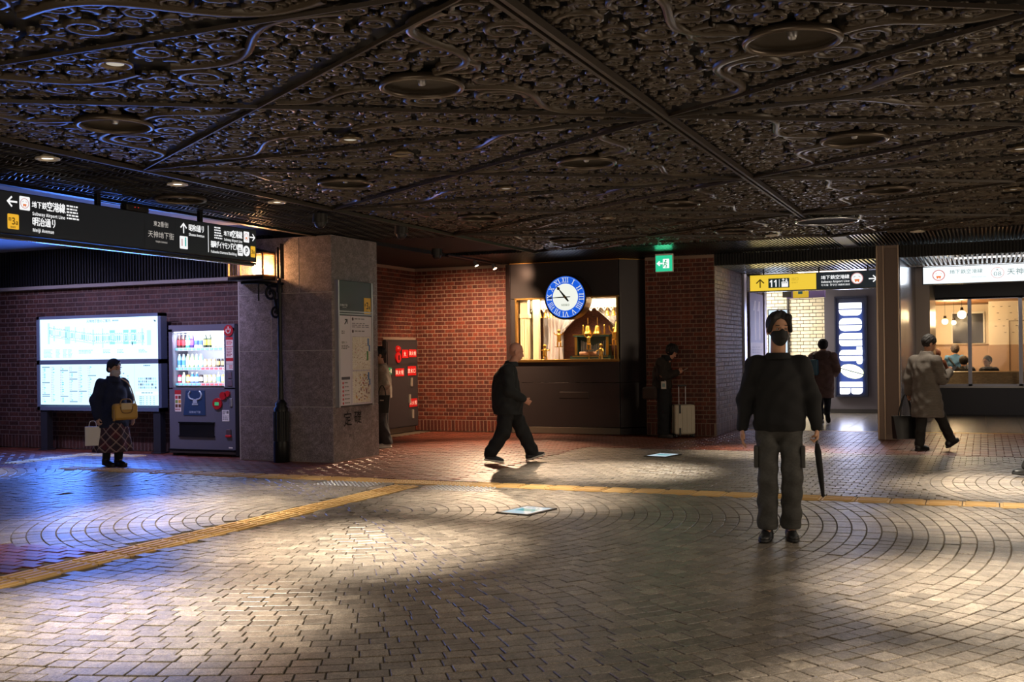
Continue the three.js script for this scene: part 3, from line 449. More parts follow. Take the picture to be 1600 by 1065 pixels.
// ---------------------------------------------------------------- hanging direction sign along the ceiling edge
const dirSign = thing('direction_sign', 'long black hanging sign with white arrows and subway directions', 'sign', [-8.42, 2.69, -9.33], Math.PI / 2);
const SL = 3.9, SH = 0.4;
part(dirSign, 'case', merge([rbox(SL, SH, 0.12, 0.01, 0, SH / 2, -0.03), box(SL, 0.02, 0.1, 0, -0.02, -0.03)]), mat(0x191a1c, 0.45));
part(dirSign, 'bottom_rail', rbox(SL, 0.02, 0.05, 0.006, 0, -0.04, -0.03), M.steel);
const dirArt = canvasTex(2048, 208, (g, w, h) => {
  g.fillStyle = '#17181a'; g.fillRect(0, 0, w, h); const W = '#ffffff';
  arrow(g, 74, 48, 62, Math.PI, W); g.fillStyle = W; g.beginPath(); g.roundRect(118, 12, 66, 72, 6); g.fill(); trainMark(g, 151, 48, 25);
  write(g, '地下鉄', 196, 28, 36, W, 0.13, 0.85); write(g, '空港線', 292, 20, 50, W, 0.13, 0.78); latin(g, 'Subway Airport Line', 198, 104, 25, W, 216);
  smudge(g, 424, 22, 84, 84, W, 5);
  g.fillStyle = '#f2b632'; g.beginPath(); g.roundRect(44, 112, 70, 78, 6); g.fill(); write(g, '西', 50, 130, 18, '#5a4210', 0.1); latin(g, '3', 70, 166, 50, '#5a4210', 22); latin(g, 'a', 92, 166, 34, '#5a4210', 18); latin(g, 'EXIT', 62, 184, 13, '#5a4210', 32);
  write(g, '明治通り', 198, 112, 46, W, 0.13, 0.82); latin(g, 'Meiji Avenue', 198, 190, 25, W, 140);
  g.fillStyle = '#050505'; g.fillRect(1000, 0, 3, h); g.fillRect(1262, 0, 3, h);
  write(g, '東2番街', 1076, 34, 34, '#b9b2aa', 0.09); write(g, '天神地下街', 1030, 96, 42, '#b9b2aa', 0.09); latin(g, 'TENJIN CHIKAGAI', 1092, 164, 14, '#b9b2aa', 100);
  arrow(g, 1336, 54, 64, -Math.PI / 2, W); write(g, '昭和通り', 1382, 22, 44, W, 0.13, 0.8); latin(g, 'Showa Avenue', 1382, 96, 24, W, 144);
  g.fillStyle = W; g.beginPath(); g.roundRect(1300, 104, 72, 80, 6); g.fill(); g.fillStyle = '#c8a0a0'; g.fillRect(1316, 122, 10, 44); g.fillStyle = '#4ab0a8'; g.fillRect(1346, 122, 12, 44); g.beginPath(); g.arc(1352, 116, 6, 0, 7); g.fill();
  g.fillStyle = W; g.fillRect(1560, 14, 6, 172);
  smudge(g, 1622, 14, 76, 84, W, 5); write(g, '地下鉄', 1714, 30, 34, W, 0.13, 0.8); write(g, '空港線', 1794, 20, 48, W, 0.13, 0.72); latin(g, 'Subway Airport Line', 1716, 96, 24, W, 186);
  g.fillStyle = W; g.beginPath(); g.roundRect(1916, 14, 58, 74, 6); g.fill(); trainMark(g, 1945, 50, 22); arrow(g, 2008, 48, 56, 0, W);
  write(g, '福岡ダイヤモンドビル', 1586, 108, 42, W, 0.13, 0.62, 1.05); latin(g, 'Fukuoka Diamond Building', 1586, 186, 24, W, 256);
  g.fillStyle = W; g.beginPath(); g.roundRect(1852, 106, 54, 78, 6); g.fill(); smudge(g, 1862, 130, 36, 40, '#555', 3); g.beginPath(); g.fillStyle = W; g.arc(1944, 146, 36, 0, 7); g.fill(); latin(g, 'P', 1930, 166, 54, '#17181a', 32);
  g.fillStyle = '#f2b632'; g.beginPath(); g.roundRect(1988, 108, 50, 76, 6); g.fill(); latin(g, '3a', 1994, 160, 40, '#5a4210', 38);
});
const lit = (t, k) => new THREE.MeshStandardMaterial({ color: 0x0a0a0a, roughness: 0.35, emissiveMap: t, emissive: 0xffffff, emissiveIntensity: k });
part(dirSign, 'sign_face', plane(SL - 0.02, SH - 0.02), lit(dirArt, 0.95), 0, SH / 2, 0.0315);
for (const x of [-0.66, 0.95]) part(dirSign, 'hanger', rbox(0.05, 0.32, 0.05, 0.005), M.iron, x, SH + 0.14, -0.03);
const projector = thing('ceiling_device', 'small black device with antennas on top of the hanging sign', 'device', [-8.44, 3.09, -9.2], Math.PI / 2);
part(projector, 'body', rbox(0.34, 0.07, 0.1, 0.012, 0, 0.035, 0), M.dark); part(projector, 'antenna', merge([box(0.5, 0.012, 0.02, -0.3, 0.05, 0), box(0.45, 0.012, 0.02, 0.32, 0.06, 0)]), M.iron); for (const x of [-0.05, 0]) part(projector, 'indicator', box(0.012, 0.006, 0.002, x, 0.04, 0.051), new THREE.MeshStandardMaterial({ color: 0x300808, emissive: 0xff3030, emissiveIntensity: 1 }));

// ---------------------------------------------------------------- lit map board
const boardX = -13.14, board = thing('map_board', 'large backlit underground mall map board on dark posts by brick wall', 'map board', [boardX, 0, -13.5]);
const blueFrame = mat(0x6a7690, 0.4, { metalness: 0.3 });
part(board, 'frame', merge([box(2.62, 0.05, 0.14, 0, 2.185, 0), box(2.62, 0.07, 0.14, 0, 1.45, 0), box(2.62, 0.06, 0.14, 0, 0.69, 0), box(0.06, 1.55, 0.14, -1.28, 1.435, 0), box(0.06, 1.55, 0.14, 1.28, 1.435, 0), box(2.6, 1.5, 0.04, 0, 1.43, -0.05)]), blueFrame);
for (const s of [-1, 1]) part(board, 'post', merge([box(0.14, 0.68, 0.12, s * 1.19, 0.34, -0.01), box(0.2, 0.015, 0.18, s * 1.19, 0.01, -0.01)]), mat(0x2b2c33, 0.5));
const mapA = canvasTex(1600, 430, (g, w, h) => {
  g.fillStyle = '#f2fbff'; g.fillRect(0, 0, w, h); write(g, '天神地下街のご案内', 650, 14, 34, '#7d9aa2', 0.09); smudge(g, 1000, 24, 90, 24, '#8aa8b0', 1);
  g.strokeStyle = '#9fc4c4'; g.fillStyle = '#c8e4e0'; g.lineWidth = 4; for (const [x, y, ww, hh] of [[110, 40, 26, 220], [190, 70, 18, 160], [350, 80, 70, 180], [490, 90, 12, 160], [610, 100, 10, 150], [730, 120, 18, 160], [860, 110, 14, 200], [1380, 120, 20, 170], [1450, 140, 50, 150]]) g.fillRect(x, y, ww, hh);
  for (let i = 0; i < 2; i++) { g.beginPath(); g.moveTo(120, 90 + i * 90); g.lineTo(720, 170 + i * 90); g.lineTo(1420, 175 + i * 90); g.stroke(); }
  for (let i = 0; i < 46; i++) { const x = 130 + i * 28, y = 95 + Math.min(i * 28, 600) * 0.13; g.fillStyle = pick(['#cfe8e4', '#b8dcd4', '#e0eef0', '#9cc8c0']); g.fillRect(x, y + 14, 20, 50); g.fillStyle = '#6f8f98'; g.fillRect(x, y + rr(60, 76), rr(8, 24), 5); g.fillRect(x, y - 12, rr(4, 20), 4); }
  for (const x of [960, 1140, 1240]) { g.fillStyle = '#9fd4c4'; g.fillRect(x, 130, 70, 30); g.fillRect(x, 250, 70, 26); g.strokeStyle = '#7fb8ac'; g.strokeRect(x + 10, 180, 50, 50); }
  g.fillStyle = '#2b3f66'; g.fillRect(1252, 258, 12, 28); g.fillStyle = '#4a5a66'; g.beginPath(); g.arc(1555, 40, 15, 0.5, 3.6); g.fill(); g.fillStyle = '#c04050'; g.fillRect(340, 108, 8, 8);
  for (const x of [50, 110, 220, 320, 390]) smudge(g, x, 320, 60, 90, '#a9c4cc', 7); for (const x of [540, 620, 870, 1060, 1340]) smudge(g, x, 330, 110, 40, '#a9c4cc', 3);
});
const mapB = canvasTex(1600, 420, (g, w, h) => {
  g.fillStyle = '#f0faff'; g.fillRect(0, 0, w, h);
  for (let c = 0; c < 6; c++) { const x = 20 + c * 128; for (let i = 0; i < 21; i++) { if (rnd() < 0.1) { g.fillStyle = '#8fa2ac'; g.fillRect(x, 22 + i * 18, 110, 11); continue; } g.fillStyle = '#c8708a'; g.fillRect(x, 24 + i * 18, 7, 7); g.fillStyle = '#a8bcc8'; g.fillRect(x + 14, 25 + i * 18, rr(14, 34), 5); if (rnd() < 0.3) { g.fillStyle = '#58c4c0'; g.fillRect(x + 28, 24 + i * 18, 20, 9); } g.fillStyle = '#d4dee4'; g.fillRect(x, 36 + i * 18, 110, 1); } }
  g.strokeStyle = '#8fb4bc'; g.lineWidth = 4; g.beginPath(); g.moveTo(1060, 60); g.lineTo(1110, 140); g.lineTo(1180, 160); g.lineTo(1100, 250); g.lineTo(1040, 380); g.stroke(); for (let i = 0; i < 30; i++) { g.fillStyle = pick(['#9fc0c8', '#b0d8d8', '#8098a8']); g.fillRect(rr(1020, 1200), rr(60, 300), rr(8, 26), rr(6, 16)); }
  g.fillStyle = '#c0d4dc'; g.fillRect(1280, 0, 3, h); smudge(g, 1400, 12, 110, 22, '#7f98a2', 1); for (let i = 0; i < 40; i++) { g.fillStyle = pick(['#90a8b8', '#a8d4cc', '#c4dce4', '#506078']); g.fillRect(1330 + (i % 10) * 24, 140 + Math.floor(i / 10) * 30, rr(12, 20), 20); }
  g.fillStyle = '#ffffff'; g.fillRect(1290, 280, 300, 34); smudge(g, 1370, 288, 150, 20, '#7f98a2', 1); for (let i = 0; i < 5; i++) for (let j = 0; j < 5; j++) { g.fillStyle = '#8fb4b4'; g.fillRect(1340 + j * 46, 330 + i * 18, j ? 12 : 36, 9); }
});
const glowB = (t, k) => new THREE.MeshStandardMaterial({ color: 0x101014, roughness: 0.2, emissiveMap: t, emissive: 0xd4ecff, emissiveIntensity: k });
part(board, 'upper_screen', box(2.5, 0.67, 0.02), glowB(mapA, 1.7), 0, 1.825, 0.04); part(board, 'lower_screen', box(2.5, 0.66, 0.02), glowB(mapB, 1.5), 0, 1.085, 0.04);
const BLUE = new THREE.Color(0.05, 0.2, 1.0);
area('map_board_glow', BLUE, 10, 2.5, 1.4, boardX, 1.45, -13.42, boardX, 1.45, 0);

// ---------------------------------------------------------------- vending machine
const vm = thing('vending_machine', 'dark grey drinks vending machine with lit shelves of bottles', 'vending machine', [-10.93, 0, -13.27]);
const vmBody = mat(0x666674, 0.42);
part(vm, 'body', merge([box(1.25, 1.0, 0.44, 0, 0.54, -0.24), box(1.25, 0.1, 0.44, 0, 1.95, -0.24), box(0.07, 0.92, 0.44, -0.59, 1.48, -0.24), box(0.2, 0.92, 0.44, 0.525, 1.48, -0.24), box(1.25, 0.92, 0.06, 0, 1.48, -0.43)]), vmBody);
part(vm, 'side_panel', box(0.06, 1.96, 0.46, 0.655, 1.0, -0.24), M.dark);
part(vm, 'foot_rail', merge([box(1.25, 0.03, 0.03, 0, 0.09, 0.0), box(0.08, 0.06, 0.3, -0.55, 0.03, -0.2), box(0.08, 0.06, 0.3, 0.55, 0.03, -0.2)]), M.iron);
part(vm, 'display_back', box(0.98, 0.86, 0.02, -0.065, 1.48, -0.385), mat(0xf2f4ff, 0.5));
const tubeLight = new THREE.MeshStandardMaterial({ color: 0xffffff, emissive: 0xe8eeff, emissiveIntensity: 4 });
part(vm, 'light_tube', merge([box(0.96, 0.02, 0.02, -0.065, 1.895, -0.06), box(0.02, 0.84, 0.02, 0.41, 1.48, -0.06)]), tubeLight);
area('vending_light', 0xe0e8ff, 26, 0.9, 0.1, -10.99, 1.87, -13.32, -10.99, 1.3, -13.55);
area('vending_inner', 0xe6ecff, 2.6, 0.94, 0.82, -10.99, 1.48, -13.312, -10.99, 1.48, -13.8); area('vending_front_glow', 0xb9c8ff, 2.2, 0.96, 0.84, -10.99, 1.48, -13.23, -10.99, 1.3, -8);
for (let k = 0; k < 3; k++) { const y = [1.66, 1.36, 1.12][k]; part(vm, 'shelf', box(0.98, 0.05, 0.3, -0.065, y - 0.03, -0.23), mat(0x77757f, 0.4)); for (let i = 0; i < 12; i++) part(vm, 'price_button', rbox(0.055, 0.028, 0.01, 0.004), mat(i > 5 && k ? 0xd0303a : 0x4a8ea0, 0.4), -0.52 + i * 0.083, y - 0.03, -0.076); }
part(vm, 'front_glass', box(0.98, 0.86, 0.004), M.glass, -0.065, 1.48, -0.035);
const decal = (w, h, draw, px = 4) => paper(canvasTex(Math.round(w * 1000 / px), Math.round(h * 1000 / px), draw), 0.45);
part(vm, 'power_badge', cyl(0.085, 0.085, 0.012, 0, 0, 0, 28).rotateX(Math.PI / 2), mat(0xb02830, 0.4), 0.52, 1.9, -0.012); part(vm, 'power_badge_mark', merge([new THREE.TorusGeometry(0.04, 0.009, 6, 20, 4.6).rotateZ(2.4), box(0.014, 0.05, 0.008, 0, 0.035, 0)]), M.white, 0.52, 1.9, -0.004);
part(vm, 'notice_strip', plane(0.13, 0.4), decal(0.13, 0.4, (g, w, h) => { g.fillStyle = '#efe6e0'; g.fillRect(0, 0, w, h); g.fillStyle = '#c8323a'; g.fillRect(0, 0, w, h * 0.1); g.fillRect(0, h * 0.34, w, 3); g.fillRect(0, h * 0.78, w, h * 0.12); smudge(g, 3, h * 0.14, w - 6, h * 0.16, '#c8323a', 3); smudge(g, 3, h * 0.4, w - 6, h * 0.34, '#a04048', 6); }, 3), 0.53, 1.6, -0.015);
part(vm, 'notice_card', plane(0.13, 0.09), decal(0.13, 0.09, (g, w, h) => { g.fillStyle = '#f0ece8'; g.fillRect(0, 0, w, h); smudge(g, w * 0.45, 5, w * 0.5, h - 10, '#c05058', 4); }, 3), 0.53, 1.35, -0.015);
part(vm, 'coin_panel', merge([rbox(0.07, 0.1, 0.012, 0.005, 0.53, 1.23, -0.015), rbox(0.08, 0.09, 0.012, 0.005, 0.53, 1.11, -0.015)]), mat(0x70606e, 0.4));
part(vm, 'coin_slot', merge([rbox(0.05, 0.13, 0.02, 0.02, 0.545, 0.82, -0.012)]), M.alu); part(vm, 'card_reader', merge([[0.085, 0.3, 0.8], [0.06, 0.41, 0.92], [0.045, 0.49, 0.95]].map(([r, x, y]) => cyl(r, r, 0.03, 0, 0, 0, 24).rotateX(Math.PI / 2).translate(x, y, -0.008))), mat(0xc0242c, 0.35));
part(vm, 'reader_screen', box(0.07, 0.05, 0.01, 0.3, 0.8, 0.01), new THREE.MeshStandardMaterial({ color: 0x101010, emissive: 0x50d090, emissiveIntensity: 0.5 }));
part(vm, 'price_sign', plane(0.13, 0.17), decal(0.13, 0.17, (g, w, h) => { g.fillStyle = '#f2efec'; g.fillRect(0, 0, w, h); smudge(g, 4, 6, w * 0.45, h * 0.35, '#555', 4); g.fillStyle = '#777'; g.fillRect(w * 0.6, 6, w * 0.32, w * 0.32); smudge(g, 4, h * 0.5, w - 8, h * 0.42, '#888', 5); }, 2), 0.445, 0.62, -0.015);
part(vm, 'menu_sticker', plane(0.12, 0.33), decal(0.12, 0.33, (g, w, h) => { g.fillStyle = '#f0e2da'; g.fillRect(0, 0, w, h); g.fillStyle = '#b83038'; g.fillRect(0, 0, w, h * 0.2); for (let i = 0; i < 6; i++) { g.fillStyle = pick(['#c8434a', '#e0a040', '#6a4030', '#88a050']); g.fillRect(4 + (i % 2) * w * 0.5, h * 0.26 + Math.floor(i / 2) * h * 0.2, w * 0.4, h * 0.15); } smudge(g, 4, h * 0.87, w - 8, h * 0.1, '#a04048', 1); }, 2), -0.455, 0.84, -0.015);
part(vm, 'emblem_panel', merge([new THREE.ExtrudeGeometry(new THREE.Shape([new THREE.Vector2(-0.19, -0.19), new THREE.Vector2(0.23, -0.19), new THREE.Vector2(0.22, 0.19), new THREE.Vector2(-0.14, 0.19)]), { depth: 0.01, bevelEnabled: false })]), mat(0x2d4468, 0.45), -0.16, 0.81, -0.02);
part(vm, 'emblem', merge([tube([[-0.03, -0.0, 0], [-0.1, 0.02, 0], [-0.12, 0.08, 0], [-0.08, 0.13, 0]], 0.014, 14, 6), tube([[0.03, 0.0, 0], [0.1, 0.02, 0], [0.12, 0.08, 0], [0.08, 0.13, 0]], 0.014, 14, 6), box(0.08, 0.07, 0.01, 0, -0.03, 0), box(0.11, 0.025, 0.01, 0, -0.07, 0)]), mat(0xa8b6c8, 0.4), -0.12, 0.86, -0.006);
part(vm, 'emblem_text', plane(0.26, 0.05), new THREE.MeshStandardMaterial({ map: canvasTex(260, 50, (g) => { g.fillStyle = '#2d4468'; g.fillRect(0, 0, 260, 50); write(g, '天神地下街', 10, 6, 38, '#b8c6d8', 0.1, 1.1); }), roughness: 0.5 }), -0.12, 0.67, -0.008);
part(vm, 'dispense_flap', merge([box(0.66, 0.22, 0.02, -0.1, 0.4, -0.02), box(0.68, 0.02, 0.03, -0.1, 0.3, -0.01), box(0.68, 0.02, 0.03, -0.1, 0.51, -0.01)]), mat(0x16161a, 0.2)); part(vm, 'coin_return', merge([rbox(0.09, 0.12, 0.03, 0.02, 0.5, 0.36, -0.012)]), mat(0x5a4a50, 0.4)); part(vm, 'coin_return_lip', rbox(0.1, 0.035, 0.04, 0.01, 0.5, 0.315, -0.005), mat(0xd02c30, 0.4)); part(vm, 'maker_plate', box(0.07, 0.022, 0.004, 0.53, 0.14, -0.016), M.white);
const bottle = (r, h) => lathe([[0.001, 0], [r, 0.004], [r, h * 0.6], [r * 0.9, h * 0.68], [r * 0.42, h * 0.88], [r * 0.42, h * 0.93]], 14), bTall = bottle(0.032, 0.22), bShort = bottle(0.03, 0.16), capG = cyl(0.0145, 0.0145, 0.018), labG = cyl(0.0328, 0.0328, 0.075, 0, 0, 0, 14);
const DR = [['cola', 0x3a1410, 0xc0202a], ['cola', 0x3a1410, 0xc0202a], ['green tea', 0x3fae9a, 0xd8efe4], ['grape soda', 0x3a2060, 0x6a3a90], ['milky soda', 0xdce4f0, 0x2f4a9a], ['milky soda', 0xdce4f0, 0x2f4a9a], ['dark tea', 0x1e2a18, 0xd8c83a], ['dark tea', 0x1e2a18, 0xd8c83a], ['lemon water', 0xcdd9a8, 0xe8e0b0], ['lemon water', 0xcdd9a8, 0xe8e0b0], ['spring water', 0xc8d4e4, 0xe0c8a0], ['spring water', 0xc8d4e4, 0xe0c8a0]];
const D2 = [['sports drink', 0x8fc0d8, 0x3a78b0], ['sports drink', 0x8fc0d8, 0x3a78b0], ['melon soda', 0xb8d890, 0xdfe8c0], ['melon soda', 0xb8d890, 0xdfe8c0], ['mint water', 0x9ad8d8, 0xd8f0f0], ['mint water', 0x9ad8d8, 0xd8f0f0], ['canned coffee', 0xc8a87a, 0xe8d8b8], ['canned coffee', 0xc8a87a, 0xe8d8b8], ['canned coffee', 0xc8a87a, 0xe8d8b8], ['black coffee', 0x2a2422, 0xc0a060], ['black coffee', 0x2a2422, 0xc0a060], ['black coffee', 0x2a2422, 0xc0a060]];
const D3 = [['red juice', 0xc02048, 0xe8d0d8], ['white tea', 0xe0e4d8, 0x90b890], ['orange juice', 0xe09040, 0xf0e8d8], ['blue soda', 0x3878b8, 0xe0ecf4], ['blue soda', 0x3878b8, 0xe0ecf4], ['cola can', 0x302020, 0xc8c8d0], ['corn soup', 0xe8d88a, 0xf4ecc8], ['corn soup', 0xe8d88a, 0xf4ecc8], ['corn soup', 0xe8d88a, 0xf4ecc8], ['pale soda', 0xc8d8e8, 0x6090c0], ['lemon can', 0xe0d060, 0xf0f0e0], ['dark can', 0x404048, 0xd0c890]];
const proto = {};
[[DR, 1.655, bTall, 0.22, 'top'], [D2, 1.355, bTall, 0.2, 'middle'], [D3, 1.115, bShort, 0.16, 'bottom']].forEach(([row, y, g, h, which]) => row.forEach(([kind, c, l], i) => {
  const key = kind + which, x = -10.93 - 0.52 + i * 0.083, short = /coffee|can|soup|juice/.test(kind), label = kind + (short ? ' sample can' : ' sample bottle') + ' on the ' + which + ' vending machine shelf';
  if (proto[key]) return void dup(proto[key], null, x, y - 0.003, -13.27 - 0.14);
  const t = proto[key] = thing('drink_bottle', label, short ? 'drink can' : 'bottle', [x, y - 0.003, -13.27 - 0.14], 0, 'drinks on the ' + which + ' vending shelf');
  part(t, 'body', short ? lathe([[0.001, 0], [0.026, 0.003], [0.029, 0.012], [0.029, 0.11], [0.022, 0.125], [0.001, 0.127]], 14) : g, mat(c, 0.25)); if (!short) part(t, 'cap', capG, M.white, 0, h * 0.96, 0); part(t, 'label', short ? cyl(0.0295, 0.0295, 0.06) : labG, mat(l, 0.4), 0, short ? 0.06 : h * 0.36, 0);
}));
// ---------------------------------------------------------------- fire hose cabinet in the alcove
const fire = thing('fire_hose_cabinet', 'dark grey fire hose cabinet with red label plates in brick alcove', 'fire cabinet', [-10.27, 0.11, -18.29], Math.PI / 2);
part(fire, 'door', merge([box(1.22, 1.68, 0.06, 0, 0.84, -0.01)]), mat(0x2f2d30, 0.4)); part(fire, 'upper_door', box(1.14, 0.42, 0.012, 0, 1.43, 0.025), mat(0x363336, 0.4)); part(fire, 'lower_door', box(1.14, 1.16, 0.012, 0, 0.6, 0.025), mat(0x363336, 0.4));
const redPlate = (t, w, h) => decal(w, h, (g, W, H) => { g.fillStyle = '#d01c20'; g.fillRect(0, 0, W, H); const n = [...t].length, s = Math.min(H * 0.62, W / n / 1.25); write(g, t, (W - n * s * 1.2) / 2, (H - s) / 2, s, '#fff', 0.13, 1, 1.2); }, 2);
for (const [t, x, y, w, h] of [['消火栓', -0.14, 1.06, 0.34, 0.15], ['放水口', 0.34, 1.08, 0.34, 0.18], ['消火栓', 0.38, 0.46, 0.32, 0.16], ['火', 0.08, 1.41, 0.26, 0.16], ['消火栓', 0.38, 1.42, 0.3, 0.15]]) part(fire, 'red_plate', box(w, h, 0.012), [M.dark, M.dark, M.dark, M.dark, redPlate(t, w, h), M.dark], x, y, 0.037);
part(fire, 'alarm_lamp', new THREE.SphereGeometry(0.07, 16, 10, 0, 7, 0, 1.6).rotateX(Math.PI / 2), new THREE.MeshStandardMaterial({ color: 0x901010, roughness: 0.3, emissive: 0xff2018, emissiveIntensity: 0.25 }), -0.2, 1.5, 0.03);
part(fire, 'call_button', cyl(0.1, 0.1, 0.04, 0, 0, 0, 24).rotateX(Math.PI / 2), mat(0xc01c20, 0.4), -0.2, 1.34, 0.04); part(fire, 'call_button_mark', rbox(0.02, 0.09, 0.02, 0.006), M.dark, -0.2, 1.34, 0.065);
for (const [x, y] of [[0.32, 0.86], [0.24, 0.54], [0.36, 0.24]]) part(fire, 'handle', rbox(0.05, 0.17, 0.03, 0.008), mat(0xbcb4a4, 0.35, { metalness: 0.6 }), x, y, 0.045);
const exitPlate = thing('exit_plate', 'small green emergency exit plate beside the fire cabinet', 'sign', [-10.24, 1.2, -17.79], Math.PI / 2); part(exitPlate, 'plate', rbox(0.14, 0.13, 0.02, 0.004), mat(0x2f9a70, 0.4)); part(exitPlate, 'running_mark', merge([box(0.03, 0.07, 0.004, 0.03, 0, 0.012), box(0.04, 0.014, 0.004, -0.02, 0, 0.012)]), M.white);
// ---------------------------------------------------------------- clock niche
const niche = structure('wall_clock_niche');
const F = -18.83, panelM = mat(0x3a3536, 0.36, { metalness: 0.35 }), nb = (x0, x1, y0, y1, n = 'niche_panel', d = 0.05) => part(niche, n, rbox(x1 - x0 - 0.004, y1 - y0 - 0.004, d, 0.004), panelM, (x0 + x1) / 2, (y0 + y1) / 2, F - d / 2);
nb(-8.2, -6.07, 2.52, 3.19); nb(-8.2, -8.08, 1.35, 2.52); nb(-6.1, -6.07, 1.35, 2.52); nb(-8.2, -6.07, 0.95, 1.35, 'ledge_panel', 0.07); nb(-8.2, -6.07, 0.13, 0.95); part(niche, 'kick_plate', rbox(2.13, 0.12, 0.06, 0.006), mat(0x6b6257, 0.5, { metalness: 0.4 }), -7.135, 0.065, F - 0.02);
const ch = (x0, z0, x1, z1, y0, y1) => { const L = Math.hypot(x1 - x0, z1 - z0), o = part(niche, 'chamfer_panel', rbox(L, y1 - y0 - 0.004, 0.04, 0.004), panelM, (x0 + x1) / 2, (y0 + y1) / 2, (z0 + z1) / 2); o.rotation.y = -Math.atan2(z1 - z0, x1 - x0); };
ch(-6.07, F - 0.02, -5.64, F - 0.43, 0.95, 3.19); ch(-6.07, F - 0.02, -5.64, F - 0.43, 0.13, 0.95); ch(-8.2, F - 0.02, -8.44, F - 0.26, 0.0, 3.19); ch(-6.07, F - 0.01, -5.64, F - 0.42, 0.0, 0.12);
part(niche, 'top_trim', rbox(2.15, 0.02, 0.05, 0.004), M.brass, -7.135, 3.185, F + 0.005); const tt = part(niche, 'top_trim', rbox(0.6, 0.02, 0.04, 0.004), M.brass, -5.85, 3.185, F - 0.2); tt.rotation.y = Math.PI / 4 + Math.PI / 2 * 0 - Math.PI / 2 + Math.PI / 2; tt.rotation.y = Math.atan2(0.41, 0.43);
part(niche, 'slot_plate', rbox(0.58, 0.12, 0.02, 0.05), mat(0x302a28, 0.4), -6.95, 0.72, F + 0.004);
part(niche, 'window_trim', merge([rbox(2.05, 0.035, 0.09, 0.006, -7.08, 2.515, F), rbox(2.05, 0.05, 0.12, 0.006, -7.08, 1.355, F + 0.01), rbox(0.035, 1.17, 0.09, 0.006, -8.08, 1.935, F), rbox(0.035, 1.17, 0.09, 0.006, -6.09, 1.935, F)]), M.brass);
part(niche, 'window_pane', box(1.96, 1.13, 0.006), M.glass, -7.085, 1.94, F - 0.04);
const dispBack = F - 0.95;
part(niche, 'display_floor', box(2.1, 0.06, 0.95, -7.085, 1.31, F - 0.5), mat(0x7a5a40, 0.5)); part(niche, 'display_ceiling', box(2.1, 0.05, 0.95, -7.085, 2.56, F - 0.5), M.cream); part(niche, 'display_back', box(2.1, 1.3, 0.05, -7.085, 1.93, dispBack), mat(0x8a4a34, 0.55, { map: texWood }));
part(niche, 'display_side', merge([box(0.05, 1.3, 0.95, -8.12, 1.93, F - 0.5), box(0.05, 1.3, 0.95, -6.06, 1.93, F - 0.5)]), mat(0xd9c9a2, 0.6));
part(niche, 'arch_trim', merge([...Array(14)].flatMap((_, i) => [new THREE.TorusGeometry(0.06, 0.012, 6, 12, Math.PI).translate(-7.9 + i * 0.135, 2.28, F - 0.42), box(0.135, 0.16, 0.03, -7.9 + i * 0.135, 2.42, F - 0.42)])), M.cream);
part(niche, 'pilaster', merge([rbox(0.16, 1.2, 0.12, 0.01, -7.98, 1.94, F - 0.16), rbox(0.2, 0.08, 0.16, 0.01, -7.98, 2.2, F - 0.16), ...[-0.05, 0, 0.05].map((d) => cyl(0.016, 0.016, 0.75, -7.98 + d, 1.78, F - 0.095, 8)), rbox(0.12, 1.2, 0.1, 0.01, -7.8, 1.94, F - 0.3)]), mat(0xead9b0, 0.55));
area('niche_light', 0xffeccc, 19, 1.8, 0.14, -7.085, 2.5, F - 0.16, -7.085, 1.75, F - 0.6);
part(niche, 'light_strip', box(1.8, 0.015, 0.14, -7.085, 2.53, F - 0.16), new THREE.MeshStandardMaterial({ color: 0xffffff, emissive: 0xffe4b8, emissiveIntensity: 1.2 }));
// draped curtains
function drape(x0, x1, y0, y1, z, pull, n = 9) {                    // gathered cloth; pull > 0 sweeps to the right
  const g = new THREE.PlaneGeometry(1, 1, 60, 40), p = g.attributes.position;
  for (let i = 0; i < p.count; i++) {
    const s = p.getX(i) + 0.5, t = 0.5 - p.getY(i), nar = 1 - 0.72 * Math.pow(t, 1.3), c = pull > 0 ? x1 - (x1 - x0) * (1 - s) * nar : x0 + (x1 - x0) * s * nar, sag = Math.sin(s * Math.PI) * 0.1 * t;
    p.setXYZ(i, c, y1 - (y1 - y0) * t * (pull > 0 ? 0.55 + 0.45 * s : 1 - 0.45 * s) - sag, z + 0.025 * Math.sin(s * n * 6.28) * (0.5 + 0.6 * t));
  }
  g.computeVertexNormals(); return g;
}
const silk = mat(0xd9d0cc, 0.45, { side: THREE.DoubleSide, sheen: 0.4, sheenColor: S(0xffffff) });
const curt = thing('curtain', 'white silk stage curtain swept aside behind the clock', 'curtain', [0, 0, 0], 0, 'stage curtains in the clock window');
part(curt, 'swag', drape(-7.55, -6.75, 1.72, 2.4, F - 0.55, -1, 6), silk); part(curt, 'hanging_fall', (() => { const g = new THREE.PlaneGeometry(0.34, 1.0, 50, 12), p = g.attributes.position; for (let i = 0; i < p.count; i++) { const t = 0.5 - p.getY(i); p.setZ(i, 0.03 * Math.sin(p.getX(i) * 75)); p.setX(i, p.getX(i) * (1 - 0.25 * Math.sin(Math.min(1, t * 1.1) * 3.1))); } g.computeVertexNormals(); return g; })(), silk, -7.52, 1.84, F - 0.52);
part(curt, 'side_cloth', (() => { const g = new THREE.PlaneGeometry(0.42, 0.95, 50, 4), p = g.attributes.position; for (let i = 0; i < p.count; i++) p.setZ(i, 0.018 * Math.sin(p.getX(i) * 62)); g.computeVertexNormals(); return g; })(), silk, -7.58, 1.86, F - 0.6);
const curt2 = thing('curtain', 'white silk stage curtain swept down at the organ window end', 'curtain', [0, 0, 0], 0, 'stage curtains in the clock window'); part(curt2, 'swag', drape(-6.75, -6.12, 1.7, 2.4, F - 0.55, 1, 6), silk);
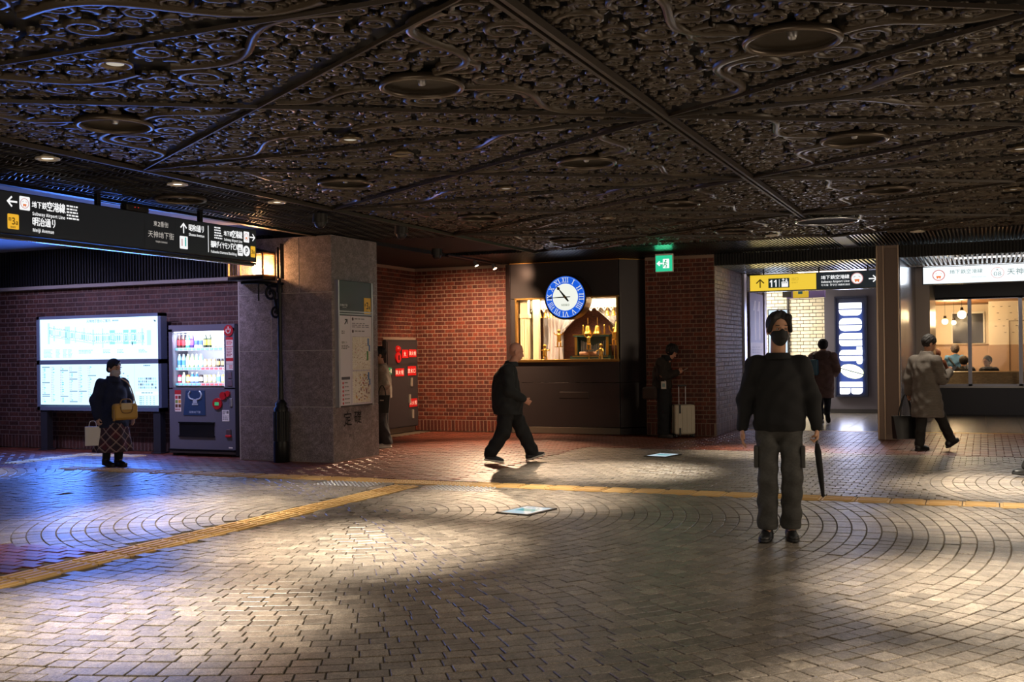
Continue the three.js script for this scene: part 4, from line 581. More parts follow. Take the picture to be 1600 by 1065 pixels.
// bells
const bellG = (s) => lathe([[0.001, 0.1], [0.02, 0.1], [0.03, 0.085], [0.036, 0.04], [0.05, 0.01], [0.058, 0], [0.05, 0.002]].map(([r, y]) => [r * s, y * s]), 18);
function bell(s, x, y, z, label, group) { const b = thing('bell', label, 'bell', [x, y, z], 0, group); part(b, 'cup', bellG(s), M.gold); part(b, 'hanger', cyl(0.004 * s, 0.004 * s, 0.1 * s, 0, 0.14 * s, 0, 6), M.gold); part(b, 'clapper', new THREE.SphereGeometry(0.01 * s, 8, 6), M.brass, 0, 0.004, 0); }
for (let i = 0; i < 4; i++) bell(0.95, -7.77 + i * 0.115, 2.17, F - 0.4, 'small gold bell hanging under the arches above white curtain', 'small bells over the curtain');
for (let i = 0; i < 3; i++) bell(0.95, -6.42 + i * 0.12, 2.18, F - 0.4, 'small gold bell hanging in the niche corner past the clock', 'small bells past the clock');
bell(1.6, -6.86, 1.85, F - 0.55, 'larger gold bell hung over the organ top', 'bells over the organ'); bell(1.6, -6.67, 1.85, F - 0.55, 'larger gold bell hung over the organ top', 'bells over the organ'); bell(2.2, -6.17, 1.86, F - 0.3, 'biggest gold bell held up by a gilded figure');
// organ
const organ = thing('music_organ', 'green and gold miniature pipe organ with music roll in display window', 'organ', [-6.78, 1.34, F - 0.6]);
const green = mat(0x2c4436, 0.4); part(organ, 'cabinet', merge([box(0.72, 0.04, 0.2, 0, 0.48, 0), box(0.06, 0.4, 0.16, -0.31, 0.28, 0), box(0.06, 0.4, 0.16, 0.31, 0.28, 0), box(0.8, 0.1, 0.28, 0, 0.05, 0.03), box(0.62, 0.42, 0.03, 0, 0.28, -0.07)]), green);
part(organ, 'gold_trim', merge([box(0.05, 0.34, 0.01, -0.31, 0.28, 0.084), box(0.05, 0.34, 0.01, 0.31, 0.28, 0.084), box(0.74, 0.015, 0.01, 0, 0.495, 0.1), box(0.7, 0.012, 0.01, 0, 0.09, 0.172)]), M.gold);
for (let i = 0; i < 15; i++) part(organ, 'pipe', cyl(0.009, 0.009, 0.18 + 0.1 * Math.abs(i - 7) / 7, 0, 0, 0, 8), M.alu, -0.24 + i * 0.034, 0.2 + 0.05 * Math.abs(i - 7) / 7, -0.02);
part(organ, 'music_roll', cyl(0.04, 0.04, 0.34, 0, 0, 0, 18).rotateZ(Math.PI / 2), mat(0xc8906a, 0.5), -0.05, 0.14, 0.12);
// gilded figures
function cherub(label, x, y, z, turn, arms, stand) {
  const t = thing('gilded_figure', label, 'figurine', [x, y, z], turn, 'gilded figures in the clock window');
  const b = [lathe([[0.001, 0.2], [0.02, 0.195], [0.033, 0.17], [0.028, 0.13], [0.034, 0.1], [0.03, 0.075], [0.001, 0.07]], 14), new THREE.SphereGeometry(0.028, 14, 10).translate(0, 0.232, 0), cyl(0.012, 0.016, 0.04, 0, 0.2, 0, 10), tube([[-0.016, 0.09, 0], [-0.02, 0.05, 0.012], [-0.022, 0.0, 0]], 0.013, 8), tube([[0.016, 0.09, 0], [0.026, 0.05, 0.016], [0.02, 0.0, 0.0]], 0.013, 8)];
  for (const s of [-1, 1]) b.push(tube([[s * 0.03, 0.178, 0], [s * 0.055, 0.16 + arms * 0.4, 0.02], [s * 0.07, 0.16 + arms, 0.03]], 0.009, 8));
  part(t, 'figure', merge(b).scale(1.25, 1.25, 1.25), M.gold);
  if (stand) part(t, 'pedestal', merge([cyl(0.09, 0.09, 0.012, 0, -0.008, 0, 20), cyl(0.008, 0.012, stand, 0, -stand / 2, 0, 8), cyl(0.03, 0.04, 0.015, 0, -stand + 0.008, 0, 14)]), M.brass);
}
cherub('gilded child figure reaching out beside the cream pilaster', -7.6, 1.34, F - 0.2, 0.6, 0.02); cherub('gilded figure on round pedestal before the curtain fall', -7.35, 1.62, F - 0.3, 0.2, 0.05, 0.28); cherub('gilded figure conducting with raised arms before organ pipes', -6.8, 1.56, F - 0.42, 0, 0.1, 0.21); cherub('gilded figure standing at the organ keyboard end', -6.52, 1.34, F - 0.3, -0.3, -0.02); cherub('gilded figure on pedestal carrying the biggest bell', -6.26, 1.64, F - 0.3, -0.2, 0.12, 0.3);
for (const x of [-6.97, -6.55]) { const t = thing('gilded_finial', 'gilded finial figure standing on the organ top', 'figurine', [x, 1.84, F - 0.6], 0, 'finials on the organ'); part(t, 'figure', lathe([[0.001, 0], [0.03, 0], [0.02, 0.02], [0.026, 0.07], [0.016, 0.12], [0.022, 0.15], [0.016, 0.18], [0.001, 0.19]], 12), M.gold); }
// clock
const clock = thing('wall_clock', 'large round clock with blue Roman numeral ring and gold hands', 'clock', [-6.975, 2.51, -18.5]);
const CR = 0.385, clockArt = canvasTex(1024, 1024, (g) => {
  g.translate(512, 512); g.fillStyle = '#1a5fe0'; g.beginPath(); g.arc(0, 0, 512, 0, 7); g.fill(); g.fillStyle = '#f6f8ec'; g.beginPath(); g.arc(0, 0, 326, 0, 7); g.fill(); g.strokeStyle = '#9fc0f0'; g.lineWidth = 6; g.beginPath(); g.arc(0, 0, 480, 0, 7); g.stroke();
  const N = ['XII', 'I', 'II', 'III', 'IIII', 'V', 'VI', 'VII', 'VIII', 'IX', 'X', 'XI']; g.fillStyle = '#f4f2dc'; g.textAlign = 'center';
  N.forEach((n, i) => { g.save(); g.rotate(i * Math.PI / 6); g.font = '165px serif'; const w = g.measureText(n).width; g.translate(0, -352); g.scale(Math.min(1, 180 / w), 1); g.fillText(n, 0, 0); g.restore(); });
  g.fillStyle = '#6b7a60'; g.font = 'bold 66px serif'; g.fillText('SEIKO', 0, 212);
});
part(clock, 'housing', merge([cyl(CR + 0.02, CR + 0.02, 0.3, 0, 0, 0, 56).rotateX(Math.PI / 2).translate(0, 0, -0.165)]), mat(0x5a4326, 0.3, { metalness: 0.7 })); part(clock, 'bezel', new THREE.TorusGeometry(CR + 0.008, 0.016, 10, 64), mat(0x30281c, 0.3, { metalness: 0.6 }), 0, 0, -0.005);
part(clock, 'dial', new THREE.CircleGeometry(CR, 64), new THREE.MeshStandardMaterial({ color: 0x101010, map: clockArt, emissiveMap: clockArt, emissive: 0xffffff, emissiveIntensity: 0.98, roughness: 0.3 }), 0, 0, 0.002);
const hand = (len, w, tail, a) => { const s = new THREE.Shape([[-w, -tail], [w, -tail], [w * 1.6, 0], [w * 0.7, len * 0.7], [w * 2.4, len * 0.8], [0, len], [-w * 2.4, len * 0.8], [-w * 0.7, len * 0.7], [-w * 1.6, 0]].map((p) => new THREE.Vector2(...p))); const o = part(clock, 'hand', new THREE.ExtrudeGeometry(s, { depth: 0.006, bevelEnabled: false }), mat(0x2c3014, 0.4, { metalness: 0.5 }), 0, 0, 0.012); o.rotation.z = a; };
hand(0.25, 0.013, 0.1, Math.PI / 4.6); hand(0.35, 0.007, 0.1, Math.PI / 2 + 0.03); part(clock, 'hub', cyl(0.02, 0.02, 0.03, 0, 0, 0, 16).rotateX(Math.PI / 2), M.gold, 0, 0, 0.015);
area('clock_glow', 0xdfe8ff, 1.2, 0.6, 0.6, -6.975, 2.51, -18.45, -6.975, 2.4, -10);
// track lights
const track = thing('track_light', 'ceiling track carrying two lit spot heads before the brick alcove', 'track light', [-8.2, 3.16, -17.3]);
part(track, 'rail', box(0.04, 0.03, 2.2), M.iron); for (const dz of [0.0, -0.78]) { const h = part(track, 'spot_head', lathe([[0.001, 0.05], [0.03, 0.05], [0.035, -0.03], [0.04, -0.05]], 16), M.alu, 0, -0.07, dz); h.rotation.z = 0.5; part(h, 'spot_lamp', new THREE.CircleGeometry(0.034, 16).rotateX(Math.PI / 2), new THREE.MeshStandardMaterial({ color: 0xffffff, emissive: 0xffe0b8, emissiveIntensity: 14, side: THREE.DoubleSide }), 0, -0.048, 0); }
spot('track_beam', -8.22, 3.03, -17.25, -9.0, 1.1, -19, 0xffcfa6, 30, 52, 1, 2); spot('track_beam', -8.14, 3.05, -18.0, -8.1, 3.0, -18.83, 0xffc8a0, 1.0, 28, 1, 2); spot('track_beam', -8.15, 3.03, -17.9, -8.3, 0.4, -17.6, 0xffd0a0, 4, 34, 1, 2); spot('track_beam', -8.15, 3.03, -17.9, -7.2, 0, -15.4, 0xffd8b0, 75, 34, 1, 2);
// hanging exit sign
const ex = thing('exit_sign', 'green lit emergency exit sign hanging from the ceiling', 'exit sign', [-4.98, 2.85, -18.0], 0);
const exArt = canvasTex(256, 256, (g) => { g.fillStyle = '#28c490'; g.fillRect(0, 0, 256, 256); arrow(g, 66, 128, 84, Math.PI, '#fff', 0.26); g.fillStyle = '#fff'; g.fillRect(112, 56, 96, 150); g.strokeStyle = '#28a878'; g.lineWidth = 14; g.beginPath(); g.moveTo(150, 100); g.lineTo(140, 140); g.lineTo(168, 160); g.lineTo(160, 196); g.moveTo(140, 140); g.lineTo(122, 176); g.moveTo(132, 112); g.lineTo(176, 128); g.stroke(); g.fillStyle = '#28a878'; g.beginPath(); g.arc(156, 84, 13, 0, 7); g.fill(); });
part(ex, 'case', rbox(0.31, 0.31, 0.06, 0.008, 0, 0.155, 0), M.white); part(ex, 'sign_face', plane(0.29, 0.27), lit(exArt, 1.1), 0, 0.145, 0.0315); part(ex, 'hanger', cyl(0.008, 0.008, 0.09, 0, 0.34, 0, 8), M.iron);
area('exit_sign_glow', 0x40ffb0, 3, 0.28, 0.26, -4.98, 3.0, -17.95, -4.98, 2.9, -10); area('exit_sign_glow_up', 0x40ffb0, 2, 0.28, 0.04, -4.98, 3.165, -18.0, -4.98, 3.4, -18.0);
// ceiling cameras and small fittings
function dome(x, v, label, k) { const c = thing('ceiling_camera', label, 'camera', [x, CEIL - 0.005, -v]); part(c, 'mount', cyl(0.07 * k, 0.075 * k, 0.09 * k, 0, -0.045 * k, 0, 20), mat(0x2a2826, 0.4)); part(c, 'dome', new THREE.SphereGeometry(0.06 * k, 18, 10, 0, 7, Math.PI / 2, Math.PI / 2), M.dark, 0, -0.09 * k, 0); }
dome(-7.01, 12.53, 'black dome camera under the ceiling before the pillar', 1.2); dome(-7.25, 10.99, 'black dome camera beside the hanging sign end', 1.2); dome(-8.05, 15.54, 'black dome camera by the brick alcove ceiling', 1.2);
// lit glass floor signs
for (const [x, v, l] of [[-4.01, 9.53, 'lit glass floor sign set in arc paved setts'], [-4.28, 15.25, 'lit glass floor sign near the red paving edge']]) {
  const f = thing('floor_sign', l, 'floor sign', [x, 0.002, -v], -0.2); part(f, 'frame', merge([box(0.36, 0.02, 0.03, 0, 0, -0.235), box(0.36, 0.02, 0.03, 0, 0, 0.235), box(0.03, 0.02, 0.5, -0.165, 0, 0), box(0.03, 0.02, 0.5, 0.165, 0, 0)]), mat(0x4a4642, 0.4, { metalness: 0.5 }));
  part(f, 'sign_panel', box(0.3, 0.018, 0.44), new THREE.MeshStandardMaterial({ color: 0x203038, emissiveMap: canvasTex(128, 192, (g) => { g.fillStyle = '#dff4ff'; g.fillRect(0, 0, 128, 192); g.fillStyle = '#78c4c8'; g.fillRect(20, 60, 88, 60); smudge(g, 20, 20, 88, 30, '#8ab0c0', 2); }), emissive: 0xffffff, emissiveIntensity: 0.7, roughness: 0.1 }), 0, 0.0, 0);
}
// ---------------------------------------------------------------- passage to exit 11
structure('trim_2', merge([box(0.06, 3.02, 0.22, -4.35, 1.51, -21.52), box(0.05, 3.0, 0.26, -4.34, 1.5, -23.64)]), mat(0xb6b8cc, 0.3, { metalness: 0.7 }));
structure('ceiling_passage', box(12, 0.25, 11.4, -1.4, 3.34, -27.05), mat(0x6d6f78, 0.7));
const num = thing('exit_number_sign', 'tall lilac sign with white number 11 on pale brick', 'sign', [-4.33, 0.85, -22.62], Math.PI / 2);
part(num, 'panel', rbox(1.4, 1.82, 0.03, 0.004, 0, 0.91, 0), mat(0x8a86b4, 0.5));
part(num, 'print', plane(1.36, 1.78), paper(canvasTex(512, 680, (g) => { g.fillStyle = '#8d88b8'; g.fillRect(0, 0, 512, 380); g.fillStyle = '#c6bccc'; g.fillRect(0, 380, 512, 300); g.fillStyle = '#d9d4ea'; for (const x of [170, 340]) { g.fillRect(x, 50, 56, 310); g.beginPath(); g.moveTo(x, 50); g.lineTo(x + 56, 50); g.lineTo(x + 10, 130); g.lineTo(x - 60, 130); g.fill(); } smudge(g, 60, 410, 380, 60, '#a79fb4', 3); g.fillStyle = '#d8c0a8'; g.fillRect(60, 560, 380, 40); })), 0, 0.91, 0.0165);
// yellow and black hanging sign
const hs = thing('exit_hanging_sign', 'lit yellow and black hanging sign reading 11 and subway airport line', 'sign', [-2.86, 2.59, -20.4]);
const HW = 2.3, HH = 0.31;
part(hs, 'case', rbox(HW, HH, 0.1, 0.008, 0, HH / 2, -0.02), mat(0x17181c, 0.4)); part(hs, 'bottom_rail', rbox(HW, 0.015, 0.11, 0.005, 0, -0.005, -0.02), M.steel); for (const x of [-0.9, 0.1, 0.95]) part(hs, 'hanger', cyl(0.012, 0.012, 0.2, 0, 0, 0, 8), M.iron, x, HH + 0.09, -0.02);
const hsArt = canvasTex(1600, 212, (g, w, h) => {
  g.fillStyle = '#f6cf3e'; g.fillRect(0, 0, 840, h); g.fillStyle = '#101c24'; g.fillRect(840, 0, 760, h);
  arrow(g, 130, 112, 118, -Math.PI / 2, '#4a3c08', 0.13); g.fillStyle = '#12262a'; g.fillRect(236, 50, 268, 128); latin(g, '11', 246, 164, 132, '#fff', 110); g.fillStyle = '#fff'; g.fillRect(372, 62, 6, 104); g.fillRect(404, 96, 84, 72); arrow(g, 426, 74, 36, -Math.PI / 2, '#fff', 0.24); arrow(g, 466, 74, 36, Math.PI / 2, '#fff', 0.24); g.fillStyle = '#12262a'; for (const x of [416, 440, 464]) g.fillRect(x, 110, 14, 8);
  write(g, '出口', 530, 44, 44, '#a88a20', 0.07); latin(g, 'EXIT', 532, 124, 24, '#b89a28', 80, false);
  write(g, '地下鉄空港線', 900, 34, 54, '#fff', 0.13, 1.02, 1.06); latin(g, 'Subway Airport Line', 900, 134, 40, '#fff', 350); write(g, '지하철 공항선', 900, 150, 30, '#fff', 0.11); write(g, '地鉄机场线', 1106, 150, 28, '#fff', 0.1); g.fillStyle = '#fff'; trainMark(g, 1340, 90, 70); arrow(g, 1530, 100, 100, 0, '#fff');
});
part(hs, 'sign_face', plane(HW - 0.02, HH - 0.02), lit(hsArt, 0.95), 0, HH / 2, 0.0315); area('hanging_sign_glow', 0xffe6a0, 2, 2.2, 0.28, -2.86, 2.75, -20.33, -2.86, 2.6, -10);
const hs2 = thing('exit_hanging_sign', 'smaller yellow and lilac hanging sign deeper in the exit passage', 'sign', [-3.55, 2.62, -24.2], -0.25);
part(hs2, 'case', rbox(0.86, 0.2, 0.08, 0.006, 0, 0.1, 0), mat(0x6c5f96, 0.5)); part(hs2, 'yellow_face', plane(0.36, 0.18), new THREE.MeshStandardMaterial({ color: 0x201a08, emissiveMap: canvasTex(180, 90, (g) => { g.fillStyle = '#f2c636'; g.fillRect(0, 0, 180, 90); g.fillStyle = '#235a5c'; g.fillRect(60, 20, 50, 30); }), emissive: 0xffffff, emissiveIntensity: 0.7 }), -0.1, 0.1, 0.042); part(hs2, 'end_cap', box(0.2, 0.14, 0.09), M.dark, -0.42, 0.1, 0);
for (const x of [-0.3, 0.3]) part(hs2, 'hanger', cyl(0.01, 0.01, 0.4, 0, 0, 0, 8), M.iron, x, 0.39, 0);
const adPanel = thing('poster_lightbox', 'bright white backlit poster box against white brick', 'lightbox', [-4.62, 1.2, -26.94]); part(adPanel, 'case', rbox(0.5, 1.3, 0.08, 0.01, 0, 0.65, 0), M.charcoal); part(adPanel, 'screen', plane(0.44, 1.24), new THREE.MeshStandardMaterial({ color: 0x202020, emissive: 0xcfe6ff, emissiveIntensity: 1.1, emissiveMap: canvasTex(110, 310, (g) => { g.fillStyle = '#fff'; g.fillRect(0, 0, 110, 310); smudge(g, 14, 30, 80, 120, '#9fd0e0', 5); smudge(g, 14, 180, 80, 100, '#c8dce8', 8); }) }), 0, 0.65, 0.042); area('poster_glow', 0xcfe0ff, 3, 0.44, 1.2, -4.62, 1.85, -26.85, -4.0, 1.8, -20);
const cond = structure('trim_3', box(0.04, 3.1, 0.05, -4.39, 1.55, -26.96), M.charcoal);
// ceiling lights of the passage: flat panels
function panelLight(x, v, w, l, label, group, color, power) { const p = thing('ceiling_panel_light', label, 'ceiling light', [x, 3.205, -v], 0, group); part(p, 'frame', rbox(w + 0.06, 0.03, l + 0.06, 0.005, 0, -0.015, 0), M.alu); part(p, 'diffuser_light', box(w, 0.01, l, 0, -0.033, 0), new THREE.MeshStandardMaterial({ color: 0xffffff, emissive: color, emissiveIntensity: 2 })); const a = area('panel_light', color, power, w, l, x, 3.16, -v, x, 0, -v - 0.001); }
panelLight(-5.6, 25.3, 1.8, 0.6, 'ceiling light panel in exit passage near white brick', 'passage light panels', 0xfff2dc, 46); panelLight(-3.0, 24.0, 1.4, 0.4, 'ceiling light panel in exit passage near white brick', 'passage light panels', 0xffe6d0, 3); panelLight(1.2, 22.0, 3.4, 0.3, 'long ceiling light panel before the cafe front', 'cafe front light panel', 0xfff0e0, 9);

// ---------------------------------------------------------------- coffee shop sign wall
const dw = structure('wall_sign'); part(dw, 'wall_panel', box(2.0, 3.2, 0.25, -2.47, 1.6, -26.63), mat(0x4a4856, 0.55)); part(dw, 'skirting', box(2.0, 0.1, 0.02, -2.47, 0.05, -26.49), M.charcoal);
const ds = thing('shop_sign', 'dark upright sign box with tall glowing white lettering and a coffee bean', 'sign', [-2.87, 0.4, -26.5]);
part(ds, 'case', merge([box(0.68, 2.32, 0.06, 0, 1.16, 0.0), box(0.72, 0.04, 0.12, 0, 2.32, 0.02), box(0.72, 0.04, 0.12, 0, 0, 0.02), box(0.03, 2.32, 0.12, -0.35, 1.16, 0.02), box(0.03, 2.32, 0.12, 0.35, 1.16, 0.02)]), mat(0x18203a, 0.5));
const glowW = new THREE.MeshStandardMaterial({ color: 0xffffff, emissive: 0xdfeaff, emissiveIntensity: 1.5 }), glowY = new THREE.MeshStandardMaterial({ color: 0xffffff, emissive: 0xf6ffb4, emissiveIntensity: 1.6 });
function letter(name, y, pts, m, bean) {                            // letters read sideways, turned a quarter
  const s = new THREE.Shape(); pts(s); const g = new THREE.ExtrudeGeometry(s, { depth: 0.03, bevelEnabled: false, curveSegments: 16 }); part(ds, name, g, m, 0, y, 0.085);
}
const W2 = 0.255, slotH = 0.012, rnd4 = (s, x0, x1, y0, y1, r0, r1) => { s.moveTo(x0 + r0, y0); s.lineTo(x1 - r1, y0); s.quadraticCurveTo(x1, y0, x1, y0 + r1); s.lineTo(x1, y1 - 0.002); s.lineTo(x0, y1 - 0.002); s.lineTo(x0, y0 + r0); s.quadraticCurveTo(x0, y0, x0 + r0, y0); };
const halfDown = (n, y, x0, x1, h, r0, r1, m) => letter(n, y, (s) => rnd4(s, x0, x1, -h, -slotH, r0, r1), m), halfUp = (n, y, x0, x1, h, r0, r1, m) => letter(n, y, (s) => { s.moveTo(x0, slotH); s.lineTo(x1, slotH); s.lineTo(x1, h - r1); s.quadraticCurveTo(x1, h, x1 - r1, h); s.lineTo(x0 + r0, h); s.quadraticCurveTo(x0, h, x0, h - r0); s.lineTo(x0, slotH); }, m);
[['D', 2.03], ['O', 1.67], ['U', 1.32], ['T', 0.95], ['R', 0.2]].forEach(([c, y]) => {
  const L = 'letter_' + c.toLowerCase();
  if (c === 'D') { halfUp(L, y, -W2, W2, 0.15, 0.02, 0.02, glowW); halfDown(L, y, -W2, W2, 0.15, 0.13, 0.13, glowW); }
  if (c === 'O') { halfUp(L, y, -W2, W2, 0.15, 0.13, 0.13, glowW); halfDown(L, y, -W2, W2, 0.15, 0.13, 0.13, glowW); }
  if (c === 'U') { halfUp(L, y, -W2, W2, 0.15, 0.1, 0.02, glowW); halfDown(L, y, -W2, W2, 0.15, 0.1, 0.02, glowW); }
  if (c === 'T') { halfUp(L, y, -W2, W2, 0.13, 0.1, 0.02, glowW); halfDown(L, y, -W2, W2, 0.13, 0.1, 0.02, glowW); letter(L, y, (s) => rnd4(s, 0.13, W2, -0.2, -0.08, 0.05, 0.05), glowW); letter(L, y, (s) => { s.moveTo(0.13, 0.08); s.lineTo(W2, 0.08); s.lineTo(W2, 0.2); s.lineTo(0.13, 0.2); }, glowW); }
  if (c === 'R') { halfUp(L, y, -W2, W2, 0.14, 0.02, 0.02, glowW); halfDown(L, y, -W2, -0.02, 0.15, 0.03, 0.07, glowW); halfDown(L, y, 0.0, W2, 0.15, 0.07, 0.1, glowW); }
});
for (const s of [-1, 1]) { const sh = new THREE.Shape(); sh.absellipse(0, s * slotH, 0.26, 0.145, s > 0 ? 0 : Math.PI, s > 0 ? Math.PI : 2 * Math.PI); const o = part(ds, 'coffee_bean', new THREE.ExtrudeGeometry(sh, { depth: 0.03, bevelEnabled: false, curveSegments: 24 }), glowY, 0.02, 0.58, 0.085); o.rotation.z = -0.28; }
area('shop_sign_halo', new THREE.Color(0.12, 0.3, 1), 2.2, 0.5, 2.0, -2.87, 1.5, -26.43, -2.87, 1.5, -27); area('shop_sign_glow', new THREE.Color(0.55, 0.6, 1), 7, 0.5, 2.0, -2.87, 1.5, -26.38, -2.87, 1.4, -20);
// ---------------------------------------------------------------- bronze column and steel return wall
const col = structure('column_bronze'); const bz = mat(0x6b5a50, 0.36, { metalness: 0.55 });
part(col, 'shaft', box(0.3, 3.2, 0.4, -1.46, 1.6, -19.12), bz); part(col, 'face_panel', rbox(0.2, 3.06, 0.02, 0.004), mat(0x64544c, 0.42, { metalness: 0.5 }), -1.4, 1.62, -18.91); part(col, 'edge_strip', merge([rbox(0.03, 3.2, 0.03, 0.004, -1.625, 1.6, -18.91), rbox(0.02, 3.2, 0.03, 0.004, -1.525, 1.6, -18.91), rbox(0.025, 3.2, 0.03, 0.004, -1.293, 1.6, -18.91)]), mat(0x8d7a6a, 0.28, { metalness: 0.8 }));
const sw = structure('wall_steel'); for (let i = 0; i < 4; i++) part(sw, 'steel_panel', rbox(0.3, 3.15, 1.09, 0.004), mat([0x9a9aa6, 0xa4a4ae][i % 2], 0.22, { metalness: 0.85 }), -1.44, 1.575, -19.88 - i * 1.1); part(sw, 'corner_panel', rbox(0.52, 3.15, 2.7, 0.006), mat(0x8a807a, 0.3, { metalness: 0.8 }), -1.28, 1.575, -25.06);
// ---------------------------------------------------------------- cafe front
const cf = structure('wall_cafe'); const cfP = mat(0x5c5e68, 0.55);
for (let i = 0; i < 3; i++) part(cf, 'base_panel', rbox(1.5, 0.62, 0.12, 0.004), cfP, -0.3 + i * 1.5, 0.31, -26.42); part(cf, 'fascia', box(4.8, 0.62, 0.14, 1.3, 2.9, -26.42), mat(0x22242c, 0.5)); part(cf, 'sill', box(4.8, 0.04, 0.2, 1.3, 0.62, -26.42), M.alu);
const w1 = structure('window_1'); part(w1, 'window_frame', merge([box(4.8, 0.05, 0.1, 1.3, 2.6, -26.4), box(4.8, 0.05, 0.1, 1.3, 0.66, -26.4), ...[-1.06, -0.31, 0.72, 1.75, 2.8].map((x) => box(0.08, 1.98, 0.1, x, 1.62, -26.4))]), mat(0xb8bcd0, 0.35, { metalness: 0.5 }));
for (const [a, b] of [[-1.02, -0.35], [-0.27, 0.68], [0.76, 1.71], [1.79, 2.76]]) part(w1, 'window_pane', box(b - a, 1.9, 0.006), M.glass, (a + b) / 2, 1.63, -26.4);
const inn = structure('wall_cafe_inner'); part(inn, 'upper_wall', box(5.4, 1.7, 0.1, 1.2, 2.4, -31.2), mat(0xe8dcc8, 0.7)); part(inn, 'lower_wall', box(5.4, 1.55, 0.12, 1.2, 0.78, -31.18), mat(0xbfa087, 0.6)); part(inn, 'side_wall', box(0.1, 3.2, 4.6, -1.5, 1.6, -28.9), mat(0xe0d2bc, 0.7)); part(inn, 'wood_ceiling', box(5.4, 0.06, 4.6, 1.2, 2.66, -28.9), mat(0x9c6a3c, 0.5, { map: texWood })); part(inn, 'side_wall', box(0.1, 3.2, 4.6, 4.0, 1.6, -28.9), mat(0xe0d2bc, 0.7)); part(inn, 'rail_trim', box(5.4, 0.04, 0.04, 1.2, 1.57, -31.1), mat(0x8a6a4a, 0.5));
const backWin = structure('window_2'); part(backWin, 'window_frame', merge([box(0.8, 0.05, 0.06, -0.4, 2.42, -31.12), box(0.04, 0.8, 0.06, -0.02, 2.02, -31.12), box(0.04, 0.8, 0.06, -0.8, 2.02, -31.12)]), M.white); part(backWin, 'window_pane', box(0.76, 0.8, 0.02, -0.4, 2.02, -31.12), mat(0x2c2622, 0.12));
part(inn, 'column_panel', box(1.5, 2.64, 0.5, 0.84, 1.32, -29.6), mat(0xe8decc, 0.65)); part(inn, 'column_wainscot', box(1.52, 1.56, 0.52, 0.84, 0.78, -29.6), mat(0xbfa087, 0.6)); part(inn, 'wall_ornament', merge([...Array(14)].map((_, i) => box(0.05, 0.012, 0.01, 0.2 + (i % 5) * 0.13 + (i % 3) * 0.05, 2.5 - Math.floor(i / 3) * 0.16, -29.34))), mat(0x5a4a3c, 0.5)); part(inn, 'red_notice', box(0.42, 0.05, 0.012, 1.1, 1.53, -29.33), mat(0xc83030, 0.5)); part(inn, 'cupboard_outline', merge([box(0.012, 1.9, 0.012, 0.55, 1.2, -29.33), box(0.5, 0.012, 0.012, 0.8, 2.14, -29.33)]), mat(0x6a5442, 0.5));
const counter = thing('cafe_counter', 'pale wooden counter panel behind the cafe window', 'counter', [1.3, 0, -26.95]); part(counter, 'top', rbox(4.7, 0.05, 0.5, 0.01, 0, 0.93, 0), mat(0xd8b98a, 0.4, { map: texWood })); part(counter, 'front', box(4.7, 0.32, 0.04, 0, 0.75, 0.22), mat(0xdcbf92, 0.45, { map: texWood })); for (const x of [-2.2, -0.7, 0.8, 2.2]) part(counter, 'leg', rbox(0.06, 0.92, 0.06, 0.008, x, 0.46, -0.15), mat(0x8a6a4a, 0.5));
for (const [x, y, v, l, k] of [[-0.5, 2.29, 28.2, 'largest glowing globe pendant inside the cafe', 1.35], [-0.9, 2.15, 28.9, 'lower globe pendant on thin cord in the cafe', 1.0], [-0.71, 2.13, 29.4, 'small globe pendant before dark cafe window', 0.8]]) { const p = thing('pendant_lamp', l, 'pendant lamp', [x, y, -v]); part(p, 'bulb', new THREE.SphereGeometry(0.075 * k, 20, 14), new THREE.MeshStandardMaterial({ color: 0xffffff, emissive: 0xffe6b4, emissiveIntensity: 4 })); part(p, 'socket', cyl(0.03, 0.04, 0.08, 0, 0.1 * k, 0, 12), M.bronze); part(p, 'cord', cyl(0.004, 0.004, 2.63 - y - 0.1, 0, (2.63 - y + 0.1) / 2, 0, 6), M.dark); const q = new THREE.PointLight(0xffd9a0, 2 * K); q.name = 'pendant_bulb'; q.shadow.radius = 2; lamp(q, x, y, -v); }
panelLight(1.0, 28.6, 2.6, 0.5, 'warm ceiling light panel inside the cafe', 'cafe light panels', 0xffe4bc, 24);
// station sign box
const st = thing('station_sign', 'white backlit station sign with red roundels over the cafe front', 'sign', [0.6, 2.72, -22.5]);
const stArt = canvasTex(2048, 212, (g, w, h) => { g.fillStyle = '#eef8fa'; g.fillRect(0, 0, w, h); trainMark(g, 170, 106, 62); g.strokeStyle = '#d06a60'; g.lineWidth = 6; g.beginPath(); g.arc(170, 106, 66, 0, 7); g.stroke(); write(g, '地下鉄空港線', 290, 40, 54, '#6a8486', 0.08, 1, 1.1); latin(g, 'Subway Airport Line', 520, 150, 26, '#b8c8ca', 160, false); g.beginPath(); g.arc(800, 100, 66, 0, 7); g.strokeStyle = '#c86a64'; g.stroke(); latin(g, 'K', 788, 72, 30, '#6a8486', 22); latin(g, '08', 756, 136, 64, '#6a8486', 88, false); write(g, '天神駅', 900, 50, 82, '#5a7476', 0.08, 1, 1.1); latin(g, 'Tenjin Sta.', 1190, 130, 60, '#6a8486', 260, false); arrow(g, 1700, 106, 110, 0, '#6a8486'); });
part(st, 'case', rbox(3.4, 0.35, 0.12, 0.01, 0, 0.175, -0.02), M.charcoal); part(st, 'sign_face', plane(3.36, 0.32), lit(stArt, 1.15), 0, 0.175, 0.0415); for (const x of [-1.4, 1.4]) part(st, 'hanger', cyl(0.015, 0.015, 0.16, 0, 0, 0, 8), M.iron, x, 0.42, -0.02);
area('station_sign_glow', 0xe4ecf4, 3, 3.3, 0.3, 0.6, 2.9, -22.4, 0.6, 2.7, -12); area('station_sign_top_glow', 0xd0ecff, 5, 3.3, 0.08, 0.6, 3.08, -22.44, 0.6, 3.5, -21.6);
